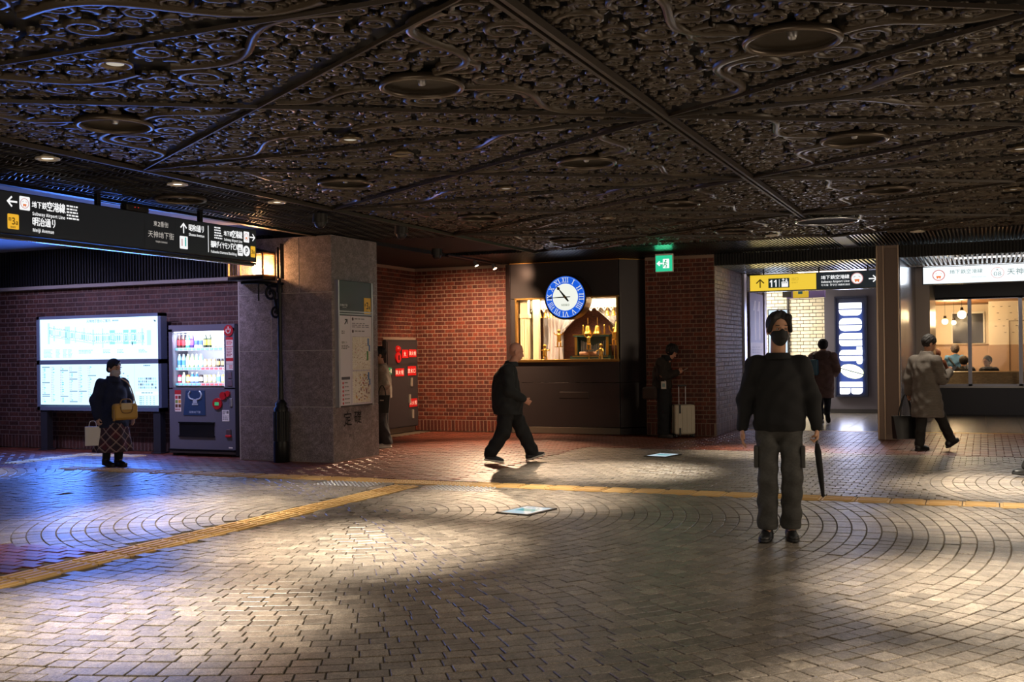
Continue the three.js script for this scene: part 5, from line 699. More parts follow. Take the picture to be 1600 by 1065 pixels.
// ---------------------------------------------------------------- people: smooth joined volumes meshed on a grid
const smin = (a, b, k) => { const h = Math.max(0, k - Math.abs(a - b)) / k; return Math.min(a, b) - h * h * k * 0.25; };
const smax = (a, b, k) => -smin(-a, -b, k);
const cap = (a, b, ra, rb) => { const bx = b[0] - a[0], by = b[1] - a[1], bz = b[2] - a[2], L = bx * bx + by * by + bz * bz || 1e-9; return (x, y, z) => { const px = x - a[0], py = y - a[1], pz = z - a[2], t = Math.max(0, Math.min(1, (px * bx + py * by + pz * bz) / L)); return Math.hypot(px - bx * t, py - by * t, pz - bz * t) - ra - (rb - ra) * t; }; };
const ell = (c, r) => (x, y, z) => { const a = (x - c[0]) / r[0], b = (y - c[1]) / r[1], d = (z - c[2]) / r[2], k0 = Math.hypot(a, b, d), k1 = Math.hypot(a / r[0], b / r[1], d / r[2]); return k1 < 1e-9 ? -Math.min(...r) : k0 * (k0 - 1) / k1; };
// stacked elliptical sections [y, cx, cz, rx, rz], bottom to top
const loft = (s) => (x, y, z) => { let i = 0; const yy = Math.max(s[0][0], Math.min(s.at(-1)[0], y)); while (i < s.length - 2 && yy > s[i + 1][0]) i++; const a = s[i], b = s[i + 1], t0 = (yy - a[0]) / (b[0] - a[0]), t = t0 * t0 * (3 - 2 * t0) * 0.5 + t0 * 0.5, m = (k) => a[k] + (b[k] - a[k]) * t, rx = m(3), rz = m(4), q = Math.hypot((x - m(1)) / rx, (z - m(2)) / rz), d = (q - 1) * Math.min(rx, rz); const dy = Math.max(s[0][0] - y, y - s.at(-1)[0]); return dy > 0 ? Math.max(d, dy) : Math.max(d, dy); };
const join = (list, k) => (x, y, z) => { let d = 9; for (const f of list) d = smin(d, f(x, y, z), k); return d; };
function net(fn, lo, hi, cell) {
  const n = [0, 1, 2].map((k) => Math.ceil((hi[k] - lo[k]) / cell) + 2), [nx, ny, nz] = n, F = new Float32Array(nx * ny * nz), at = (i, j, k) => (k * ny + j) * nx + i;
  for (let k = 0; k < nz; k++) for (let j = 0; j < ny; j++) for (let i = 0; i < nx; i++) F[at(i, j, k)] = fn(lo[0] + i * cell, lo[1] + j * cell, lo[2] + k * cell);
  const id = new Int32Array(nx * ny * nz).fill(-1), P = [], I = [];
  const C = [[0, 0, 0], [1, 0, 0], [0, 1, 0], [1, 1, 0], [0, 0, 1], [1, 0, 1], [0, 1, 1], [1, 1, 1]], E = [[0, 1], [2, 3], [4, 5], [6, 7], [0, 2], [1, 3], [4, 6], [5, 7], [0, 4], [1, 5], [2, 6], [3, 7]];
  for (let k = 0; k < nz - 1; k++) for (let j = 0; j < ny - 1; j++) for (let i = 0; i < nx - 1; i++) {
    const o = at(i, j, k), s = F[o] < 0, up = nx * ny; if (F[o + 1] < 0 === s && F[o + nx] < 0 === s && F[o + nx + 1] < 0 === s && F[o + up] < 0 === s && F[o + up + 1] < 0 === s && F[o + up + nx] < 0 === s && F[o + up + nx + 1] < 0 === s) continue;
    const v = C.map(([a, b, c]) => F[at(i + a, j + b, k + c)]);
    let x = 0, y = 0, z = 0, c = 0; for (const [a, b] of E) if ((v[a] < 0) !== (v[b] < 0)) { const t = v[a] / (v[a] - v[b]); x += C[a][0] + (C[b][0] - C[a][0]) * t; y += C[a][1] + (C[b][1] - C[a][1]) * t; z += C[a][2] + (C[b][2] - C[a][2]) * t; c++; }
    id[at(i, j, k)] = P.length / 3; P.push(lo[0] + (i + x / c) * cell, lo[1] + (j + y / c) * cell, lo[2] + (k + z / c) * cell);
  }
  const quad = (a, b, c, d, f) => { if (a < 0 || b < 0 || c < 0 || d < 0) return; f ? I.push(a, b, c, a, c, d) : I.push(a, c, b, a, d, c); };
  for (let k = 1; k < nz - 1; k++) for (let j = 1; j < ny - 1; j++) for (let i = 1; i < nx - 1; i++) {
    const s = F[at(i, j, k)] < 0;
    if (s !== F[at(i + 1, j, k)] < 0) quad(id[at(i, j - 1, k - 1)], id[at(i, j, k - 1)], id[at(i, j, k)], id[at(i, j - 1, k)], s);
    if (s !== F[at(i, j + 1, k)] < 0) quad(id[at(i - 1, j, k - 1)], id[at(i - 1, j, k)], id[at(i, j, k)], id[at(i, j, k - 1)], s);
    if (s !== F[at(i, j, k + 1)] < 0) quad(id[at(i - 1, j - 1, k)], id[at(i, j - 1, k)], id[at(i, j, k)], id[at(i - 1, j, k)], s);
  }
  const N = [], U = [], e = cell * 0.5; for (let q = 0; q < P.length; q += 3) { const [x, y, z] = [P[q], P[q + 1], P[q + 2]], v = V3(fn(x + e, y, z) - fn(x - e, y, z), fn(x, y + e, z) - fn(x, y - e, z), fn(x, y, z + e) - fn(x, y, z - e)).normalize(); N.push(v.x, v.y, v.z); U.push((x + z * 0.7) * 4, y * 4); }
  const g = new THREE.BufferGeometry(); g.setAttribute('position', new THREE.BufferAttribute(new Float32Array(P), 3)); g.setAttribute('normal', new THREE.BufferAttribute(new Float32Array(N), 3)); g.setAttribute('uv', new THREE.BufferAttribute(new Float32Array(U), 2)); g.setIndex(I); return g;
}
const cloth = (c, rough = 0.9) => mat(c, rough, { map: texFabric });
const folds = (x, y, z, s) => s * (Math.sin(y * 38 + x * 17 + 2 * Math.sin(z * 21)) * 0.5 + Math.sin(x * 47 - y * 23 + z * 31 + 1.7 * Math.sin(y * 13)) * 0.5);
const headFn = join([ell([0, 0.03, -0.012], [0.078, 0.098, 0.098]), ell([0, -0.045, 0.022], [0.06, 0.078, 0.07]), ell([0, -0.098, 0.055], [0.026, 0.02, 0.022]), cap([0, 0.004, 0.086], [0, -0.035, 0.106], 0.008, 0.013), ell([0, 0.024, 0.078], [0.048, 0.011, 0.016]), ell([0.08, -0.012, -0.014], [0.011, 0.032, 0.02]), ell([-0.08, -0.012, -0.014], [0.011, 0.032, 0.02]), ell([0, -0.066, 0.084], [0.024, 0.008, 0.012])], 0.018);
const headFace = (x, y, z) => smax(headFn(x, y, z), -Math.min(ell([0.032, 0.002, 0.094], [0.018, 0.01, 0.014])(x, y, z), ell([-0.032, 0.002, 0.094], [0.018, 0.01, 0.014])(x, y, z)), 0.008);
const handFn = (s, grip) => { const l = [ell([0, -0.045, 0], [0.017, 0.052, 0.04])]; [[0.03, 0.9], [0.01, 1], [-0.01, 0.94], [-0.029, 0.75]].forEach(([z, k]) => { const a = [s * 0.002, -0.082, z], b = grip ? [s * 0.026, -0.105, z] : [s * 0.01, -0.082 - 0.04 * k, z], c = grip ? [s * 0.05, -0.085, z] : [s * 0.03, -0.082 - 0.07 * k, z]; l.push(cap(a, b, 0.0092, 0.0085), cap(b, c, 0.0085, 0.0072)); }); const t = grip ? [s * 0.04, -0.065, 0.034] : [s * 0.02, -0.085, 0.054]; l.push(cap([s * 0.004, -0.02, 0.03], [s * 0.016, -0.055, 0.052], 0.012, 0.0105), cap([s * 0.016, -0.055, 0.052], t, 0.0105, 0.0085)); return join(l, 0.007); };
const bake = (g, pos, q) => g.applyMatrix4(new THREE.Matrix4().compose(V3(...pos), q ?? new THREE.Quaternion(), V3(1, 1, 1)));
const HAIR = {
  short: (x, y, z) => smax(ell([0, 0.036, -0.018], [0.09, 0.108, 0.11])(x, y, z) + folds(x * 5, y * 2.4, z * 5, 0.0045), Math.max(z - 0.03 - y * 0.8, -0.075 - y), 0.012),
  parted: (x, y, z) => { const base = smax(ell([0, 0.036, -0.018], [0.09, 0.108, 0.108])(x, y, z), Math.max(z - 0.012 - y * 0.75, -0.085 - y), 0.012); let d = base; for (const s of [-1, 1]) d = smin(d, smin(cap([s * 0.02, 0.128, 0.045], [s * 0.06, 0.09, 0.074], 0.018, 0.021)(x, y, z), cap([s * 0.06, 0.09, 0.074], [s * 0.086, -0.012, 0.036], 0.021, 0.017)(x, y, z), 0.02), 0.03); return d + folds(x * 4, y * 1.2, z * 4, 0.0022); },
  long: (x, y, z) => { const base = smax(ell([0, 0.036, -0.018], [0.09, 0.108, 0.11])(x, y, z), Math.max(z - 0.02 - y * 0.8, -0.1 - y), 0.012), d = smin(base, ell([0, -0.03, -0.1], [0.045, 0.05, 0.04])(x, y, z), 0.03); return smin(d, cap([0.02, 0.11, 0.06], [-0.05, 0.065, 0.088], 0.016, 0.02)(x, y, z), 0.02); },
  bowl: (x, y, z) => smax(ell([0, 0.026, -0.014], [0.103, 0.114, 0.114])(x, y, z) + folds(x * 5, y * 1.6, z * 5, 0.004), Math.max(z - 0.06 - Math.max(0, y - 0.035) * 2.5 - (y > 0.035 ? 0.06 : 0), -0.085 - y), 0.015),
};
function makePerson(o) {
  const { J, cell = 0.017, skin = 0xb98a6e } = o, T = thing('person', o.label, 'person', [o.at[0], 0, -o.at[1]], o.turn * Math.PI / 180);
  const skinM = mat(skin, 0.55), sides = [0, 1], mid = (a, b) => a.map((v, k) => (v + b[k]) / 2);
  const hd = new THREE.Quaternion().setFromEuler(new THREE.Euler(J.pitch ?? 0, J.yaw ?? 0, J.tilt ?? 0, 'YXZ')), hs = o.headScale ?? 1;
  // body: torso, limbs, neck in one field; head and hands meshed finer and merged in
  const R = o.limb ?? 1, bodyF = join([loft([[J.hip[1] - 0.1, J.hip[0], J.hip[2], 0.1, 0.075], [J.hip[1] + 0.05, J.hip[0], J.hip[2], 0.12, 0.085], [(J.hip[1] + J.chest[1]) / 2, (J.hip[0] + J.chest[0]) / 2, (J.hip[2] + J.chest[2]) / 2, 0.105, 0.075], [J.chest[1], J.chest[0], J.chest[2], 0.125, 0.085], [J.neck[1] - 0.04, J.neck[0], J.neck[2], 0.08, 0.06]]),
    cap([J.neck[0], J.neck[1] - 0.05, J.neck[2]], [J.head[0], J.head[1] - 0.06 * hs, J.head[2]], 0.06, 0.058),
    ...sides.flatMap((i) => [cap([J.neck[0], J.neck[1] - 0.07, J.neck[2]], J.sh[i], 0.05, 0.045), cap(J.sh[i], J.el[i], 0.042 * R, 0.033 * R), cap(J.el[i], J.wr[i], 0.034 * R, 0.024), cap(J.hj[i], J.kn[i], 0.062 * R, 0.045 * R), cap(J.kn[i], J.an[i], 0.044 * R, 0.03 * R), cap(J.an[i], [J.an[i][0], J.an[i][1] - 0.03, J.an[i][2] + 0.04], 0.03, 0.025)])], 0.03);
  const all = [J.hip, J.chest, J.neck, J.head, ...J.sh, ...J.el, ...J.wr, ...J.hj, ...J.kn, ...J.an], bb = (pts, m) => [[0, 1, 2].map((k) => Math.min(...pts.map((p) => p[k])) - m), [0, 1, 2].map((k) => Math.max(...pts.map((p) => p[k])) + m)];
  const pieces = [net(bodyF, ...bb(all, 0.14), cell * 1.1)];
  pieces.push(bake(net(headFace, [-0.11, -0.15, -0.14], [0.11, 0.16, 0.15], o.fine ?? 0.007).scale(hs, hs, hs), J.head, hd));
  sides.forEach((i) => { const d = V3(...J.wr[i]).sub(V3(...J.el[i])).normalize(); if (J.hand?.[i]) d.set(...J.hand[i]).normalize(); const q = new THREE.Quaternion().setFromUnitVectors(V3(0, -1, 0), d); pieces.push(bake(net(handFn(i ? 1 : -1, o.grip?.[i]), [-0.075, -0.18, -0.055], [0.075, 0.03, 0.085], o.fine ?? 0.007).scale(0.95, 0.95, 0.95), J.wr[i], q)); });
  part(T, 'body', merge(pieces), skinM);
  const H = (name, fn, m, label) => { const g = bake(net(fn, [-0.15, -0.2, -0.17], [0.15, 0.18, 0.17], o.fine ?? 0.007).scale(hs, hs, hs), J.head, hd); return part(T, name, g, m, 0, 0, 0, label); };
  if (o.hair) H('hair', HAIR[o.hair], mat(o.hairColor ?? 0x131011, 0.68));
  if (o.mask) H('face_mask', (x, y, z) => smax(smax(smin(ell([0, -0.05, 0.028], [0.066, 0.086, 0.078])(x, y, z), cap([0, -0.012, 0.1], [0, -0.06, 0.11], 0.012, 0.016)(x, y, z), 0.04), Math.max(y + 0.012 - Math.max(0, 0.02 - Math.abs(x)) * 0.9, 0.0 - z + Math.abs(y + 0.05) * 0.5), 0.006), -headFn(x, y, z) - 0.004, 0.004), mat(o.mask, 0.85, { map: texFabric }));
  if (o.eyes) for (const s of [-1, 1]) { const p = V3(s * 0.032, 0.001, 0.0745).applyQuaternion(hd).add(V3(...J.head)), q = V3(s * 0.032 + (o.gaze ?? 0), 0.001, 0.0822).applyQuaternion(hd).add(V3(...J.head)); part(T, 'eye', new THREE.SphereGeometry(0.0125, 14, 10), mat(0x8f8780, 0.5), p.x, p.y, p.z).scale.set(1, 0.62, 1); part(T, 'iris', new THREE.SphereGeometry(0.0062, 12, 8), mat(0x120c0a, 0.2), q.x, q.y, q.z); const b = part(T, 'eyebrow', rbox(0.034, 0.006, 0.01, 0.003), mat(0x151112, 0.8)); b.position.copy(V3(s * 0.034, 0.027, 0.089).applyQuaternion(hd).add(V3(...J.head))); b.quaternion.copy(hd); }
  if (o.glasses) { const g = merge([new THREE.TorusGeometry(0.024, 0.0028, 6, 18).translate(-0.032, 0, 0.1), new THREE.TorusGeometry(0.024, 0.0028, 6, 18).translate(0.032, 0, 0.1), box(0.018, 0.003, 0.003, 0, 0.004, 0.1), box(0.003, 0.003, 0.1, 0.062, 0.004, 0.05), box(0.003, 0.003, 0.1, -0.062, 0.004, 0.05)]); part(T, 'glasses', bake(g.scale(hs, hs, hs), J.head, hd), M.dark); }
  // top garment
  const t = o.top, S1 = t.sections, ease = t.sleeve ?? [0.07, 0.058, 0.046];
  const topF = join([loft(S1), ...sides.flatMap((i) => [cap([J.neck[0] + (J.sh[i][0] - J.neck[0]) * 0.25, J.neck[1] - 0.075, J.sh[i][2]], J.sh[i], 0.055, ease[0] * 0.92), cap(J.sh[i], J.el[i], ease[0], ease[1]), cap(J.el[i], J.wr[i].map((v, k) => v + (J.el[i][k] - v) * 0.06), ease[1], ease[2])])], t.blend ?? 0.035);
  const neckCut = ell([J.neck[0], J.neck[1] + (t.neckUp ?? 0.035), J.neck[2] + 0.012], [0.066, 0.055, 0.066]);
  const tf = (x, y, z) => smax(Math.max(topF(x, y, z) + folds(x, y, z, t.fold ?? 0.006), S1[0][0] - y), -neckCut(x, y, z), 0.012);
  const [tl, th] = bb([...J.sh, ...J.el, ...J.wr, J.neck, [S1[0][1], S1[0][0], S1[0][2]], ...S1.flatMap((s) => [[s[1] - s[3], s[0], s[2] - s[4]], [s[1] + s[3], s[0], s[2] + s[4]]])], 0.1);
  part(T, t.name, net(tf, tl, th, cell), cloth(t.color, t.rough ?? 0.9));
  if (t.band) part(T, 'hem_band', net((x, y, z) => Math.max(loft([[S1[0][0] - 0.005, S1[0][1], S1[0][2], S1[0][3] - 0.004, S1[0][4] - 0.002], [S1[0][0] + 0.05, S1[0][1], S1[0][2], S1[0][3] + 0.002, S1[0][4] + 0.004]])(x, y, z) - 0.004, 0), [-0.35, S1[0][0] - 0.03, -0.3], [0.35, S1[0][0] + 0.08, 0.3], cell), cloth(t.color));
  if (t.collar) part(T, 'collar', net((x, y, z) => smax(Math.abs(loft([[J.neck[1] - 0.04, J.neck[0], J.neck[2] + 0.008, 0.1, 0.092], [J.neck[1] + t.collar, J.neck[0], J.neck[2] + 0.01, 0.08, 0.08]])(x, y, z)) - 0.009, Math.max(J.neck[1] - 0.04 - y, y - J.neck[1] - t.collar), 0.006), [J.neck[0] - 0.13, J.neck[1] - 0.08, J.neck[2] - 0.13], [J.neck[0] + 0.13, J.neck[1] + t.collar + 0.04, J.neck[2] + 0.14], 0.008), cloth(t.collarColor ?? t.color));
  // legs
  const L = o.legs; if (L) {
    const lf = join([ell([J.hip[0], J.hip[1] - 0.02, J.hip[2]], [L.w ?? 0.165, 0.13, 0.115]), ...sides.flatMap((i) => [cap(J.hj[i], J.kn[i], L.r[0], L.r[1]), cap(J.kn[i], J.an[i].map((v, k) => k === 1 ? v + L.hem : v), L.r[1], L.r[2])])], L.blend ?? 0.022);
    const lf2 = (x, y, z) => { const d = sides.map((i) => Math.hypot(x - J.an[i][0], z - J.an[i][2])), i = d[0] < d[1] ? 0 : 1; return smax(lf(x, y, z) + folds(x, y, z, L.fold ?? 0.006), J.an[i][1] + L.hem - 0.035 - y, 0.004); };
    const [a, b] = bb([J.hip, ...J.hj, ...J.kn, ...J.an], 0.2); part(T, L.name ?? 'trousers', net(lf2, a, b, cell), cloth(L.color, 0.88));
    if (L.pockets) for (const s of [0, 1]) { const k = mid(J.hj[s], J.kn[s]); part(T, 'cargo_pocket', rbox(0.035, 0.17, 0.14, 0.012), cloth(L.color), k[0] + (s ? -1 : 1) * (L.r[0] * 0.93), k[1] - 0.03, k[2]); }
  }
  // shoes
  const sh = o.shoe; if (sh) sides.forEach((i) => {
    const f = J.ft[i], q = new THREE.Quaternion().setFromEuler(new THREE.Euler(f.pitch ?? 0, f.yaw ?? 0, 0, 'YXZ')), up = join([ell([0, 0.05, -0.03], [0.041, 0.06, 0.06]), ell([0, 0.04, 0.03], [0.042, 0.044, 0.1]), ell([0, 0.032, 0.11], [0.046, 0.034, 0.075]), ...(sh.boot ? [cap([0, 0.06, -0.02], [0, sh.boot, -0.02], 0.05, 0.056)] : [])], 0.03);
    const outl = (x, z) => smin(Math.hypot(x / 0.043, (z + 0.03) / 0.07) * 0.05 - 0.05, Math.hypot(x / 0.05, (z - 0.09) / 0.1) * 0.06 - 0.06, 0.04);
    const g = bake(net((x, y, z) => smax(up(x, y, z), 0.016 - y, 0.006), [-0.09, -0.02, -0.13], [0.09, (sh.boot ?? 0.1) + 0.1, 0.23], 0.01), f.p, q), s = bake(net((x, y, z) => smax(outl(x, z), Math.abs(y - 0.013) - 0.013, 0.006), [-0.09, -0.03, -0.14], [0.09, 0.06, 0.24], 0.009), f.p, q);
    const so = part(T, 'shoe', g, mat(sh.color, 0.45)); part(so, 'sole', s, mat(sh.sole ?? 0x151515, 0.6));
  });
  return T;
}
const worldOf = (T, p) => { T.updateMatrixWorld(); return V3(...p).applyMatrix4(T.matrixWorld); };
// ---- man in a black sweater walking towards the viewer
const p1 = makePerson({
  at: [-1.52, 8.74], turn: 10, label: 'man in black sweater, dark cargo trousers and black face mask walking', cell: 0.0125, fine: 0.0042, skin: 0xb08468, hair: 'parted', hairColor: 0x0c0a0c, mask: 0x252528, eyes: true, gaze: 0.003, grip: [true, false],
  J: { hip: [0.02, 0.93, 0], chest: [0.015, 1.28, 0], neck: [0.015, 1.468, 0], head: [0.02, 1.665, 0.03], yaw: 0.32, pitch: 0.02, sh: [[0.19, 1.385, -0.01], [-0.16, 1.385, -0.01]], el: [[0.272, 1.12, -0.03], [-0.24, 1.11, -0.02]], wr: [[0.305, 0.88, 0.02], [-0.27, 0.88, 0.03]], hj: [[0.105, 0.9, 0], [-0.075, 0.9, 0]], kn: [[0.112, 0.48, 0.03], [-0.075, 0.48, 0.05]], an: [[0.1, 0.1, -0.03], [-0.082, 0.1, 0.02]], hand: [[0.0, -1, 0.02], [-0.02, -1, 0.1]], ft: [{ p: [0.1, 0, -0.04], yaw: 0.12 }, { p: [-0.085, 0, 0.02], yaw: -0.18 }] },
  top: { name: 'sweater', color: 0x0d0d10, sections: [[0.86, 0.02, 0, 0.195, 0.13], [0.92, 0.02, 0, 0.208, 0.145], [1.1, 0.02, 0, 0.188, 0.135], [1.27, 0.017, 0, 0.18, 0.14], [1.38, 0.015, -0.005, 0.16, 0.11], [1.44, 0.015, -0.005, 0.1, 0.085], [1.475, 0.015, -0.005, 0.078, 0.074]], sleeve: [0.076, 0.066, 0.047], fold: 0.006, blend: 0.032, band: true, collar: 0.012, neckUp: 0.03 },
  legs: { name: 'cargo_trousers', color: 0x4a4946, blend: 0.014, r: [0.094, 0.078, 0.079], hem: 0.02, fold: 0.009, pockets: true, w: 0.18 }, shoe: { color: 0x141416, sole: 0x101012 },
});
const um = worldOf(p1, [0.3, 0.8, 0.03]), umb = thing('folded_umbrella', 'slim black folded umbrella carried point down by man in sweater', 'umbrella', [um.x, um.y, um.z], 10 * Math.PI / 180);
part(umb, 'canopy', lathe([[0.001, -0.46], [0.012, -0.45], [0.022, -0.3], [0.026, -0.1], [0.016, -0.04], [0.006, -0.03]], 12), cloth(0x131316)); part(umb, 'shaft', cyl(0.005, 0.005, 0.12, 0, 0.0, 0, 8), M.iron); part(umb, 'handle', tube([[0, 0.05, 0], [0, 0.0, 0], [0, -0.04, 0]], 0.011, 6), M.dark); umb.rotation.z = 0.1;
// ---- bald man striding past the clock
makePerson({
  at: [-6.02, 13.74], turn: 113.5, label: 'bald elderly man in dark jacket striding across the red paving', cell: 0.014, fine: 0.006, skin: 0xb5806a,
  J: { hip: [0, 0.82, -0.03], chest: [0, 1.15, -0.04], neck: [0, 1.36, 0.02], head: [0, 1.52, 0.1], pitch: 0.22, yaw: 0.15, sh: [[0.18, 1.28, -0.02], [-0.18, 1.28, -0.02]], el: [[0.24, 1.02, -0.14], [-0.23, 1.0, 0.0]], wr: [[0.22, 0.82, -0.1], [-0.19, 0.87, 0.2]], hj: [[0.085, 0.8, -0.01], [-0.085, 0.8, -0.04]], kn: [[0.09, 0.43, 0.17], [-0.09, 0.42, -0.09]], an: [[0.09, 0.13, 0.31], [-0.09, 0.13, -0.28]], ft: [{ p: [0.09, 0.035, 0.31], pitch: -0.3 }, { p: [-0.09, 0.03, -0.27], pitch: 0.14 }] },
  grip: [true, true],
  top: { name: 'jacket', color: 0x1b1d20, sections: [[0.66, 0, -0.02, 0.22, 0.2], [0.8, 0, -0.03, 0.235, 0.215], [1.0, 0, -0.05, 0.22, 0.2], [1.18, 0, -0.05, 0.21, 0.17], [1.29, 0, -0.02, 0.17, 0.12], [1.36, 0, 0.01, 0.09, 0.08], [1.41, 0, 0.02, 0.07, 0.07]], sleeve: [0.082, 0.074, 0.054], fold: 0.007, collar: 0.03, blend: 0.025, collarColor: 0x24262a },
  legs: { color: 0x17181c, r: [0.12, 0.098, 0.088], hem: 0.0, fold: 0.01 }, shoe: { color: 0x1c1e26, sole: 0xc9c4bc },
});
// ---- woman before the map board
const p3 = makePerson({
  at: [-11.17, 11.7], turn: 74, label: 'woman in navy hooded coat, plaid skirt and white mask by the map board', cell: 0.014, fine: 0.006, skin: 0xc09a86, hair: 'long', hairColor: 0x141114, mask: 0xd8d4dc, headScale: 0.96, eyes: true,
  J: { hip: [0, 0.78, 0], chest: [0, 1.04, 0], neck: [0, 1.21, 0.01], head: [0, 1.365, 0.05], pitch: 0.16, yaw: 0.2, sh: [[0.165, 1.15, -0.01], [-0.165, 1.15, -0.01]], el: [[0.25, 0.92, -0.03], [-0.25, 0.92, -0.03]], wr: [[0.27, 0.7, 0.03], [-0.25, 0.69, 0.02]], hj: [[0.07, 0.74, 0], [-0.07, 0.74, 0]], kn: [[0.08, 0.41, 0.05], [-0.07, 0.41, -0.02]], an: [[0.07, 0.09, 0.02], [-0.06, 0.1, -0.08]], ft: [{ p: [0.07, 0, 0.02] }, { p: [-0.06, 0.01, -0.08], pitch: 0.1 }] },
  grip: [false, true],
  top: { name: 'coat', color: 0x1b2547, sections: [[0.54, 0, 0, 0.225, 0.17], [0.7, 0, 0, 0.225, 0.175], [0.9, 0, 0, 0.2, 0.155], [1.06, 0, 0, 0.19, 0.14], [1.15, 0, -0.005, 0.155, 0.11], [1.21, 0, 0.0, 0.09, 0.08], [1.26, 0, 0.005, 0.078, 0.075]], sleeve: [0.076, 0.07, 0.055], fold: 0.006, collar: 0.05 },
  legs: { name: 'tights', color: 0x131318, r: [0.075, 0.056, 0.05], hem: 0.02, fold: 0.001, w: 0.14 }, shoe: { color: 0x1b1519, sole: 0x141214, boot: 0.2 },
});
const plaid = canvasTex(256, 256, (g) => { g.fillStyle = '#33202e'; g.fillRect(0, 0, 256, 256); g.fillStyle = 'rgba(86,30,44,0.8)'; g.fillRect(0, 0, 128, 256); g.fillStyle = 'rgba(30,24,40,0.55)'; g.fillRect(0, 128, 256, 128); g.fillStyle = '#b09a94'; for (const k of [20, 148]) { g.fillRect(k, 0, 7, 256); g.fillRect(0, k, 256, 7); g.fillRect(k + 16, 0, 3, 256); g.fillRect(0, k + 16, 256, 3); } }); plaid.wrapS = plaid.wrapT = THREE.RepeatWrapping;
{ const g = new THREE.CylinderGeometry(0.19, 0.27, 0.46, 72, 14, true), p = g.attributes.position, u = g.attributes.uv; for (let i = 0; i < p.count; i++) { const a = Math.atan2(p.getZ(i), p.getX(i)), t = 0.5 - p.getY(i) / 0.46, k = 1 + 0.07 * t * Math.sin(a * 9 + t) + 0.02 * Math.sin(a * 4); p.setX(i, p.getX(i) * k); p.setZ(i, p.getZ(i) * k * 0.85); const U = a / 6.283 * 5, Vv = t * 1.6; u.setXY(i, U + Vv, U - Vv); } g.computeVertexNormals(); part(p3, 'plaid_skirt', g, mat(0xffffff, 0.9, { map: plaid, side: THREE.DoubleSide }), 0, 0.44, 0, 'dark plaid skirt with white lines'); }
const hb = worldOf(p3, [0.04, 0.64, 0.235]), bag = thing('handbag', 'mustard yellow leather handbag with shoulder strap at navy coat', 'handbag', [hb.x, hb.y, hb.z], 66 * Math.PI / 180);
const mustard = mat(0xb98f3c, 0.5), tan = mat(0x8a6a3c, 0.5); part(bag, 'body', rbox(0.34, 0.23, 0.13, 0.045, 0, 0.125, 0), mustard); part(bag, 'flap', rbox(0.15, 0.09, 0.012, 0.005, 0, 0.2, 0.064), mat(0xc8b48a, 0.5)); part(bag, 'handle', merge([tube([[-0.09, 0.22, 0.05], [-0.06, 0.29, 0.05], [0.06, 0.29, 0.05], [0.09, 0.22, 0.05]], 0.009, 20), tube([[-0.09, 0.2, 0.066], [-0.06, 0.12, 0.074], [0.06, 0.12, 0.074], [0.09, 0.2, 0.066]], 0.008, 20)]), tan); part(bag, 'strap', tube([[0.16, 0.2, 0], [0.14, 0.38, -0.06], [0.1, 0.52, -0.12], [0.02, 0.585, -0.19]], 0.009, 20), mat(0xc9b7a0, 0.5)); part(bag, 'side_tassel', rbox(0.03, 0.16, 0.03, 0.01, -0.17, 0.08, 0.04), tan);
const pb = worldOf(p3, [-0.29, 0.31, -0.03]), paperBag = thing('paper_bag', 'white paper shopping bag carried low beside plaid skirt', 'paper bag', [pb.x, pb.y, pb.z], 46 * Math.PI / 180); part(paperBag, 'body', (() => { const g = new THREE.BoxGeometry(0.2, 0.26, 0.11).translate(0, 0.13, 0), p = g.attributes.position; for (let i = 0; i < p.count; i++) if (p.getY(i) > 0.2) p.setZ(i, p.getZ(i) * 0.35); g.computeVertexNormals(); return g; })(), mat(0xd8d2c8, 0.7)); part(paperBag, 'handle', merge([tube([[-0.05, 0.255, 0.01], [-0.03, 0.33, 0.01], [0.03, 0.33, 0.01], [0.05, 0.255, 0.01]], 0.004, 16), tube([[-0.05, 0.255, -0.01], [-0.03, 0.33, -0.01], [0.03, 0.33, -0.01], [0.05, 0.255, -0.01]], 0.004, 16)]), M.white);
// ---- person with phone by the brick wall
const p4 = makePerson({
  at: [-5.16, 18.5], turn: 92, label: 'person in dark brown coat bent over a phone beside clock niche', cell: 0.015, fine: 0.007, skin: 0xb5826a, hair: 'bowl', hairColor: 0x0e0c0d,
  J: { hip: [0, 0.9, -0.02], chest: [0, 1.19, -0.03], neck: [0, 1.38, 0.05], head: [0, 1.5, 0.15], pitch: 0.65, yaw: -0.15, sh: [[0.18, 1.31, 0.0], [-0.18, 1.31, 0.0]], el: [[0.21, 1.07, 0.03], [-0.22, 1.07, 0.03]], wr: [[0.05, 1.14, 0.25], [-0.08, 1.13, 0.26]], hj: [[0.085, 0.88, 0], [-0.085, 0.88, 0]], kn: [[0.09, 0.48, 0.02], [-0.09, 0.48, 0.01]], an: [[0.09, 0.09, -0.02], [-0.09, 0.09, 0.0]], ft: [{ p: [0.09, 0, -0.02] }, { p: [-0.09, 0, 0] }] }, grip: [true, true],
  top: { name: 'coat', color: 0x2b221c, sections: [[0.86, 0, -0.03, 0.21, 0.17], [1.0, 0, -0.03, 0.205, 0.165], [1.2, 0, -0.03, 0.205, 0.155], [1.31, 0, 0.0, 0.165, 0.12], [1.39, 0, 0.04, 0.09, 0.085], [1.43, 0, 0.05, 0.075, 0.075]], sleeve: [0.088, 0.08, 0.06], fold: 0.008, collar: 0.06, collarColor: 0x15151a },
  legs: { color: 0x15161b, r: [0.115, 0.105, 0.1], hem: 0.0, fold: 0.006 }, shoe: { color: 0x2a2422, sole: 0x1a1816 },
});
